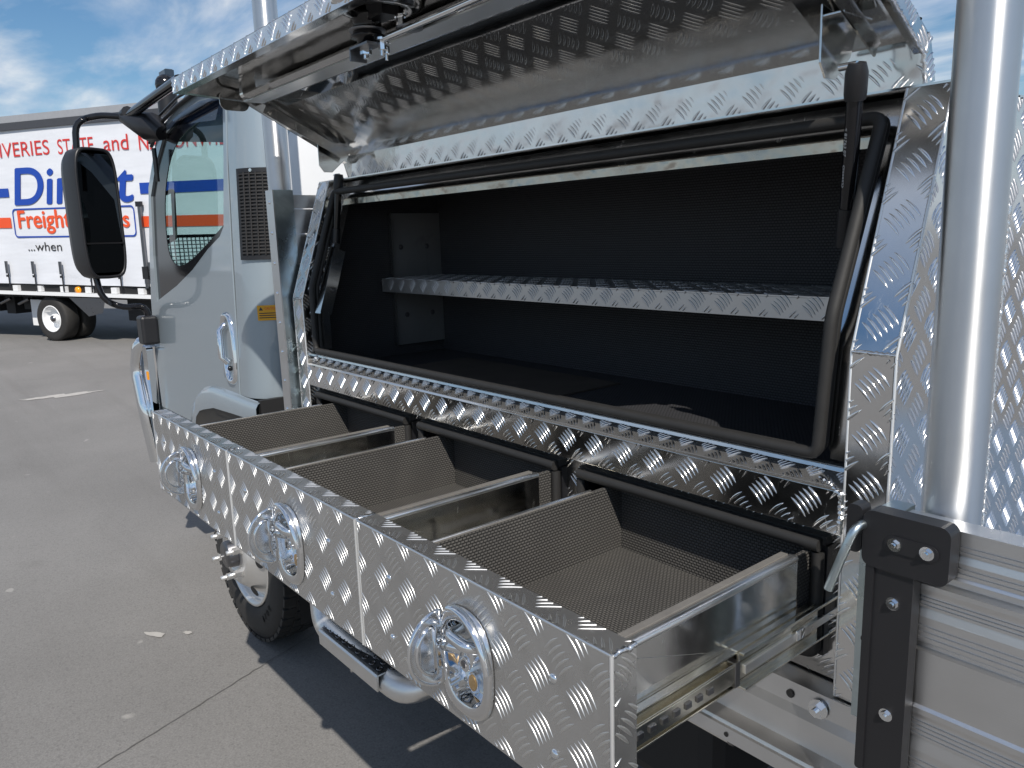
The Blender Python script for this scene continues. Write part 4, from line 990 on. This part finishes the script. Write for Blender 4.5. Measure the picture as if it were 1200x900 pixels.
m.grid(G, paint); m.build('front_panel', tk)
m = MB()
q = S(-3.50, 2.08)
G = [[(-3.46, 1.10, 2.16), (-2.61, 1.10, 2.235)], [(-3.52, 1.35, 2.24), (-2.64, 1.25, 2.27)], [(-3.55, 2.0, 2.27), (-2.64, 2.0, 2.29)], [(-3.52, 2.65, 2.24), (-2.64, 2.7, 2.27)], [(-3.46, 2.85, 2.10), (-2.61, 2.85, 2.2)]]
m.grid(G, paint); m.grid([[(-3.62, 1.09, 2.045), (-3.46, 1.10, 2.16)], [(-3.75, 1.35, 2.07), (-3.52, 1.35, 2.24)], [(-3.80, 2.0, 2.08), (-3.55, 2.0, 2.27)], [(-3.75, 2.65, 2.07), (-3.52, 2.65, 2.24)]], paint); m.build('roof_panel', tk)
# far side of the cab
m = MB(); m.poly((0, 2.86, 0), X, Z, [[(-3.95, 0.9), (-2.62, 0.95), (-2.62, 2.16), (-3.5, 2.1), (-3.85, 1.5)], [(-3.78, 1.45), (-3.5, 2.0), (-2.85, 2.05), (-2.85, 1.55)]], 0.02, paint); m.build('far_side_panel', tk)
# interior: dash, seats, steering wheel, grab handle
m = MB(); m.extrude([(-3.99, 1.1), (-3.97, 1.40), (-3.80, 1.47), (-3.62, 1.43), (-3.55, 1.25), (-3.6, 0.95)], 'y', 1.10, 2.8, interior) if False else None
G = [[(x, y, z) for x, z in ((-3.96, 1.36), (-3.86, 1.425), (-3.70, 1.43), (-3.60, 1.36), (-3.60, 0.95))] for y in (1.09, 2.8)]
m.grid(G, interior, True); m.build('dashboard', tk)
m = MB(); m.box(-3.9, -2.65, 1.06, 2.84, 0.93, 0.96, interior); m.build('cab_floor', tk)
for k_, yy in enumerate((1.35, 2.35)):
    m = MB(); m.box(-3.15, -2.68, yy - 0.24, yy + 0.24, 1.10, 1.25, seat_m); m.box(-2.80, -2.66, yy - 0.23, yy + 0.23, 1.25, 1.80, seat_m); m.box(-2.80, -2.70, yy - 0.13, yy + 0.13, 1.83, 2.02, seat_m)
    m.build('seat', tk, bevel=0.03)
m = MB(); m.tube([np.array((-3.42, 2.35, 1.50)) + 0.21 * np.array((0.5 * math.cos(t), math.sin(t), 0.86 * math.cos(t))) for t in np.linspace(0, 2 * PI, 32, endpoint=False)], 0.017, black_pl, 10, closed=True)
m.tube([(-3.42, 2.35, 1.5), (-3.62, 2.35, 1.3)], 0.03, black_pl); m.build('steering_wheel', tk)
m = MB(); m.tube(rounded_path([(-3.86, 1.12, 1.84), (-3.76, 1.13, 1.85), (-3.80, 1.13, 1.64), (-3.90, 1.12, 1.62)], 0.02), 0.010, interior, 8); m.build('grab_handle', tk)
m = MB(); m.tube(arc((-3.22, 1.30, 1.42), 0.26, 1.2, 3.0, 14, (1, 0, 0), (0, 0.1, 1)), 0.026, black_pl, 8, flat=1.8); m.build('door_pull', tk)
# fine wire mesh shade standing on the dash
m = MB()
for k_ in range(26):
    y = 1.12 + k_ * 0.02; m.box(-3.935, -3.9325, y, y + 0.005, 1.42, 1.64, white_ink)
for k_ in range(12):
    z = 1.425 + k_ * 0.018; m.box(-3.9375, -3.9355, 1.12, 1.63, z, z + 0.0045, white_ink)
m.box(-3.94, -3.93, 1.10, 1.65, 1.64, 1.655, black_pl); m.build('mesh_shade', tk)
# bumper and chrome bar
m = MB(); m.tube(rounded_path([(-3.90, 1.16, 1.165), (-4.06, 0.99, 1.15), (-4.12, 0.975, 1.02), (-4.05, 0.975, 0.80), (-4.05, 1.0, 0.55)], 0.05), 0.036, chrome, 18); m.build('bull_bar', tk)
m = MB(); m.poly((0, 0.985, 0), X, Z, [rrect(-4.03, -3.955, 0.78, 1.13, 0.015)], 0.03, chrome); m.box(-3.995, -3.975, 0.981, 0.985, 0.97, 1.01, amber); m.build('corner_trim', tk)
m = MB(); m.box(-4.30, -3.93, 1.05, 2.85, 0.45, 0.80, white_p); m.build('front_bumper', tk, bevel=0.02)
# mirror on two arms
mk = MB(); mc = np.array((-3.93, 0.862, 1.755)); mw, mh = 0.098, 0.290
U_ = nrm((-0.34, 1.0, 0)); N_ = nrm((1.0, 0.34, 0))
G = []
for off_, sc in ((-0.155, 0.62), (-0.145, 0.82), (-0.10, 0.97), (-0.01, 1.0), (0.0, 0.985), (0.0, 0.90), (-0.008, 0.89)):
    q = oval(0, 0, mw * sc, mh * (1 - (1 - sc) * 0.45), 36, 5.0); q = [mc + U_ * a + np.array((0, 0, b)) + N_ * off_ for a, b in q]; G.append(q + [q[0]])
mk.grid(G, black_pl); mk.add([p for p in G[0][:-1]], [tuple(range(36))], black_pl); mir = mk.build('side_mirror', tk)
def mplate(z0, z1, name):
    m = MB(); q = rrect(-mw * 0.86, mw * 0.86, z0, z1, 0.018); m.add([mc + U_ * a + np.array((0, 0, b)) - N_ * 0.005 for a, b in q], [tuple(range(len(q)))], mirror_m); m.build(name, mir)
mplate(-0.125, 0.262, 'mirror_glass'); mplate(-0.262, -0.135, 'mirror_glass')
m = MB(); m.obox(mc + np.array((0.0, 0, -0.130)) - N_ * 0.003, U_, Z, N_, mw * 1.75, 0.007, 0.012, black_pl); m.build('mirror_divider', mir)
m = MB(); m.tube(rounded_path([(-3.97, 0.80, 2.0), (-3.97, 0.81, 2.155), (-3.95, 0.90, 2.185), (-3.80, 1.00, 2.165)], 0.05), 0.0145, black_gloss, 12); m.build('mirror_arm', tk, label='upper mirror arm')
m = MB(); m.tube(rounded_path([(-3.97, 0.81, 1.5), (-3.95, 0.82, 1.375), (-3.93, 0.90, 1.325), (-3.92, 1.00, 1.335), (-3.92, 1.005, 1.25)], 0.05), 0.0145, black_gloss, 12); m.build('mirror_arm', tk, label='lower mirror arm')
m = MB(); m.box(-3.955, -3.865, 0.955, 1.03, 1.15, 1.285, black_pl); m.build('mirror_bracket', tk, label='lower mirror bracket on the door', bevel=0.012)
m = MB()
m.tube([(-3.83, 0.985, 2.165), (-3.62, 1.03, 2.10), (-3.55, 1.05, 2.07)], 0.05, black_pl, 10, radii=[0.030, 0.062, 0.03]); m.tube([(-3.86, 0.985, 2.17), (-3.78, 0.985, 2.18)], 0.028, black_pl, 10)
m.tube([(-3.80, 0.985, 2.165), (-3.08, 0.99, 2.20)], 0.020, black_gloss, 10); m.tube([(-3.66, 1.04, 2.02), (-3.66, 1.04, 1.88)], 0.010, black_gloss, 8)
m.build('mirror_bracket', tk, label='black mirror mount at the roof corner')
m = MB(); m.sphere((-3.73, 1.14, 2.300), 0.045, black_gloss); m.tube([(-3.73, 1.14, 2.18), (-3.73, 1.14, 2.30)], 0.042, black_pl); m.build('roof_beacon', tk)
m = MB(); m.box(-3.86, -3.76, 1.155, 1.185, 2.315, 2.375, dark_steel); m.box(-3.765, -3.758, 1.15, 1.19, 2.320, 2.372, mirror_m); m.tube([(-3.8, 1.17, 2.2), (-3.8, 1.17, 2.32)], 0.012, black_pl); m.build('work_light', tk)
# chassis and underbody
m = MB(); m.box(-4.0, 2.2, 1.55, 1.65, 0.62, 0.86, under); m.box(-4.0, 2.2, 2.25, 2.35, 0.62, 0.86, under); m.build('chassis_rail', tk)
for k_, xx in enumerate(np.arange(-2.1, 2.0, 0.6)):
    m = MB(); m.box(xx, xx + 0.08, 1.0, 2.84, 0.845, 0.8995, under); m.build('cross_member', tk)
m = MB(); m.box(-1.75, -0.85, 1.20, 1.55, 0.38, 0.76, under); m.build('fuel_tank', tk, bevel=0.04)
m = MB(); m.box(-2.45, -2.0, 1.25, 2.7, 0.35, 0.85, under); m.build('battery_box', tk, bevel=0.02)
m = MB(); G = [[(x, y, z) for x, z in ((-2.50, 0.93), (-2.42, 0.80), (-2.40, 0.30))] for y in (0.99, 1.45)]; m.grid(G, under, False); m.build('mud_guard', tk)  # mud guard extended outward and down to fill the ground shadow by the tyre
# wheels
def wheel(cx, y, r=0.383, w=0.215, label=None, tread_n=44):
    m = MB(); A = (0, -1, 0)
    prof = [(-w + .02, r * 0.60), (-w, r * 0.72), (-w + 0.005, r * 0.92), (-w + 0.03, r * 0.985), (-0.03, r * 0.985), (-0.008, r * 0.935), (0.0, r * 0.85), (0.003, r * 0.74), (-0.002, r * 0.64), (-0.018, r * 0.605)]
    m.lathe((cx, y, r), A, prof, tyre_m, 72)
    wh = m.build('wheel', tk, label=label)
    m = MB()
    for k in range(tread_n):
        a = 2 * PI * k / tread_n
        for row, (d0, d1) in enumerate(((-0.008, -0.055), (-0.062, -0.102), (-0.110, -0.150), (-0.158, -w + 0.008))):
            a2 = a + (PI / tread_n if row % 2 else 0); rad = np.array((math.sin(a2), 0, math.cos(a2))); tn = np.array((math.cos(a2), 0, -math.sin(a2)))
            rr = r * 0.992 if 0 < row < 3 else r * 0.982
            m.obox(np.array((cx, y - (d0 + d1) / 2, r)) + rad * (rr - 0.004), tn, Y, rad, 2 * PI * r / tread_n * 0.72, abs(d1 - d0), 0.014, tyre_m)
    m.build('tread_blocks', wh, kind='stuff')
    m = MB(); R0 = r * 0.61
    m.lathe((cx, y, r), A, [(-0.012, R0), (-0.004, R0 * 1.0), (-0.004, R0 * 0.965), (-0.022, R0 * 0.93), (-0.05, R0 * 0.90), (-0.055, R0 * 0.86), (0.030, R0 * 0.56), (0.040, R0 * 0.50), (0.040, R0 * 0.30), (0.010, R0 * 0.28), (0.012, 0.0)], wheel_m, 48)
    m.lathe((cx, y, r), A, [(0.012, 0.058), (0.07, 0.055), (0.075, 0.05), (0.075, 0)], dark_steel, 24)
    rm = m.build('rim', wh)
    m = MB()
    for k in range(6):
        a = 2 * PI * (k + 0.5) / 6; m.lathe((cx + math.sin(a) * R0 * .735, y - 0.000, r + math.cos(a) * R0 * .735), (0.0 + math.sin(a) * .35, -0.93, math.cos(a) * .35), [(0.0005, 0.024), (0.001, 0)], under, 16)
    m.build('hand_hole', wh)
    for k in range(6):
        a = 2 * PI * k / 6 + 0.1; c = (cx + math.sin(a) * R0 * .42, y - 0.038, r + math.cos(a) * R0 * .42)
        m = MB(); m.lathe(c, A, [(0, 0.021), (0.006, 0.021), (0.006, 0.0155), (0.034, 0.0155), (0.034, 0)], wheel_m, 6, smooth=False); m.lathe(c, A, [(0.03, 0.0095), (0.058, 0.0095), (0.058, 0)], wheel_m, 10); m.build('wheel_nut', wh)
    return wh
wh = wheel(-3.0, 1.02, label='front wheel behind the far drawer')
wheel(0.75, 1.05, label='rear wheel')
# lettering on the tyre shoulder
m = MB(); 
for k, ch in enumerate('1700'):
    a = math.radians(148 - k * 7); rad = np.array((math.sin(a), 0, math.cos(a))); tn = np.array((-math.cos(a), 0, math.sin(a)))
    text(ch, 'tyre_lettering', np.array((-3.0, 1.0175, 0.383)) + rad * 0.300, tn * 1.0, rad * -1.0 if False else -rad, 0.024, tyre_m, wh, 0.016, bold=0.02)
# side step
m = MB()
m.tube(rounded_path([(-2.30, 1.15, 0.66), (-2.24, 1.0, 0.60), (-2.13, 0.955, 0.42), (-1.80, 0.955, 0.405), (-1.66, 0.96, 0.405), (-1.63, 1.20, 0.42)], 0.05, 7), 0.040, wheel_m, 18); stp = m.build('side_step', tk)
m = MB(); m.extrude([(0.910, 0.392), (0.9085, 0.436), (0.913, 0.4405), (0.994, 0.4445), (0.994, 0.4405), (0.916, 0.436), (0.9135, 0.392)], 'x', -2.08, -1.73, wheel_m); m.box(-2.075, -1.735, 0.918, 0.992, 0.4446, 0.4452, dark_steel); m.build('step_plate', stp, bevel=0.002)
m = MB()
for k in range(9):
    for j in range(3):
        m.lathe((-2.07 + k * 0.04 + (j % 2) * 0.02, 0.932 + j * 0.025, 0.4424), Z, [(0.0005, 0.011), (0.0045, 0.0095), (0.0045, 0.0070), (0.0012, 0.0065), (0.0012, 0.0)], dark_steel, 12)
m.build('grip_studs', stp, kind='stuff')

# ------------------------------------------------------------------ curtain-sided trailer across the yard
TO = np.array((-15.9, 2.425, 0.0)); TU = nrm((0.891, 0.453, -0.0215)); TN = nrm((0.453, -0.891, 0)); TV = np.cross(TN, TU)
tr = thing('curtain_side_trailer', tuple(TO), 'white curtain-sided freight trailer with blue and red lettering beyond the cab', 'trailer')
def T(s_, z, o=0.0): return TO + TU * s_ + TV * (z) + TN * o
def tbox(mb, s0, s1, z0, z1, o0, o1, mat):
    P = [T(a, b, c) for a in (s0, s1) for b in (z0, z1) for c in (o0, o1)]
    mb.add(P, [(0, 1, 3, 2), (4, 6, 7, 5), (0, 4, 5, 1), (2, 3, 7, 6), (0, 2, 6, 4), (1, 5, 7, 3)], mat)
S0, S1 = -9.0, 9.5
m = MB(); G = []
for i_, zz_ in enumerate(np.linspace(1.02, 3.66, 16)):
    G.append([T(s_, zz_, 0.012 + 0.020 * math.sin(s_ * 5.3 + zz_ * 1.3) * math.exp(-(zz_ - 1.02) * 3.5) + 0.004 * math.sin(s_ * 1.7)) for s_ in np.linspace(S0, S1, 120)])
m.grid(G, curtain_m); m.build('curtain', tr)
m = MB(); tbox(m, S0, S1, 3.64, 3.76, -0.10, 0.05, roof_dark); m.build('roof_rail', tr, label='dark lower roof rail')
m = MB(); tbox(m, S0, S1, 3.762, 3.875, -0.12, 0.03, roof_grey); tbox(m, S0, S1, 3.80, 3.86, -2.5, -0.12, roof_grey); m.build('roof_rail', tr, label='grey upper roof rail')
m = MB(); tbox(m, S0, S1, 0.825, 0.885, -0.06, 0.05, white_p); m.build('side_rail', tr)
m = MB(); tbox(m, S0, S1, 0.885, 1.02, -0.08, -0.03, under); m.build('rope_slot_channel', tr)
for k, s_ in enumerate(np.arange(S0 + .1, S1, 0.62)):
    m = MB(); tbox(m, s_, s_ + 0.13, 0.89, 0.99, -0.03, 0.03, white_p); m.build('rope_hook', tr)
for k, s_ in enumerate(np.arange(-8.6, 9.0, 0.70)):
    s_ = s_ + 0.02
    m = MB(); tbox(m, s_ - 0.012, s_ + 0.012, 0.90, 1.36, 0.045, 0.055, black_pl)
    tbox(m, s_ - 0.03, s_ + 0.03, 1.20, 1.42, 0.055, 0.075, dark_steel); tbox(m, s_ - 0.022, s_ + 0.022, 1.14, 1.18, 0.055, 0.08, black_pl); m.build('curtain_strap', tr)
m = MB(); tbox(m, 2.50, 2.56, 1.0, 2.35, 0.05, 0.08, dark_steel); tbox(m, 2.47, 2.59, 2.30, 2.38, 0.05, 0.09, black_pl); tbox(m, 2.47, 2.59, 1.15, 1.35, 0.05, 0.09, black_pl); m.build('curtain_pole', tr)
m = MB(); P_ = T(0.80, 0.93, -0.02); m.lathe(P_, TN, [(0, 0.06), (0.04, 0.055), (0.05, 0.0)], amber, 16); m.build('marker_light', tr)
m = MB(); tbox(m, S0, S1, 0.78, 0.90, -2.4, -0.07, under); tbox(m, 1.6, 4.6, 0.40, 0.80, -2.0, -0.3, under); tbox(m, S0, -1.6, 0.55, 0.80, -1.9, -0.6, under); m.build('underframe', tr)
m = MB()
for k in range(14):
    s_ = -8 + k * 0.5 + rng.random() * .2
    tbox(m, s_, s_ + 0.25, 0.35 + rng.random() * .2, 0.8, -0.9, -0.5, under)
    m.tube([T(s_, 0.6, -0.4), T(s_ + 0.3, 0.7, -0.4)], 0.03, dark_steel, 8)
m.build('pallet_rack', tr)
m = MB(); m.add([T(0.55, 0.80, 0.0), T(1.45, 0.80, 0.0), T(1.35, 0.55, 0.0), T(1.0, 0.48, 0.0)], [(0, 1, 2, 3)], dark_steel); m.build('guard_plate', tr)
m = MB(); tbox(m, -0.92, -0.62, 0.22, 0.70, -0.35, -0.32, white_p); m.build('mud_flap', tr)
for s_, o in ((0.0, -0.02), (0.0, -0.36), (-1.35 - 5.5, -0.02), (1.9, -1.9)):
    R0 = 0.40
    c = T(s_, R0, o); m = MB(); m.lathe(c, TN, [(-0.26, 0.26), (-0.28, 0.36), (-0.25, R0), (-0.03, R0), (-0.005, R0 * .93), (0.0, R0 * .8), (-0.02, 0.235)], tyre_m, 40); w_ = m.build('wheel', tr)
    m = MB(); m.lathe(c, TN, [(-0.01, 0.24), (0.0, 0.235), (-0.01, 0.215), (-0.12, 0.20), (-0.15, 0.12), (-0.11, 0.085), (-0.05, 0.08), (-0.05, 0.0)], white_p, 32); m.lathe(c, TN, [(-0.09, 0.06), (-0.02, 0.055), (-0.015, 0)], dark_steel, 16)
    m.build('rim', w_)
def ttext(body, s0, s1, z0, z1, mat, shear=0.0, bold=0.0, name='lettering'):
    return text(body, name, T(s0, z0, 0.022), TU, TV, z1 - z0, mat, tr, s1 - s0, shear, bold)
ttext('DELIVERIES', -1.42, 0.55, 3.20, 3.44, red_ink)
ttext('STATE', 0.76, 1.60, 3.19, 3.43, red_ink)
ttext('and', 1.83, 2.38, 3.19, 3.43, red_ink)
ttext('NATIONWIDE', 2.61, 4.62, 3.165, 3.405, red_ink)
ttext('Direct', -0.48, 2.40, 2.39, 3.00, blue_ink, 0.16, 0.035)
ttext('Freight', -0.46, 0.86, 1.90, 2.29, orange_ink, 0.0, 0.03)
ttext('Express', 0.93, 2.22, 1.90, 2.25, orange_ink, 0.0, 0.03)
ttext('...when', -0.30, 0.56, 1.60, 1.75, black_ink, 0.0, 0.0)
for nm, s0_, s1_, z0, z1, mt in (('blue_stripe', S0, -0.62, 2.53, 2.68, blue_ink), ('blue_stripe', 2.53, S1, 2.50, 2.67, blue_ink), ('red_stripe', S0, -0.66, 2.0, 2.18, orange_ink), ('red_stripe', 2.47, S1, 1.98, 2.15, orange_ink)):
    m = MB(); m.add([T(s0_, z0, 0.022), T(s1_, z0, 0.022), T(s1_, z1, 0.022), T(s0_, z1, 0.022)], [(0, 1, 2, 3)], mt); m.build(nm, tr)
m = MB(); L1 = rrect(-0.60, 2.36, 1.83, 2.33, 0.08); L2 = rrect(-0.575, 2.335, 1.855, 2.305, 0.06)
q = [T(a, b, 0.022) for a, b in L1] + [T(a, b, 0.022) for a, b in L2]; n_ = len(L1); m.add(q, [(i, (i + 1) % n_, n_ + (i + 1) % n_, n_ + i) for i in range(n_)], blue_ink); m.build('lettering_frame', tr)

for o in list(bpy.data.objects):
    if '_loc' in o: del o['_loc']
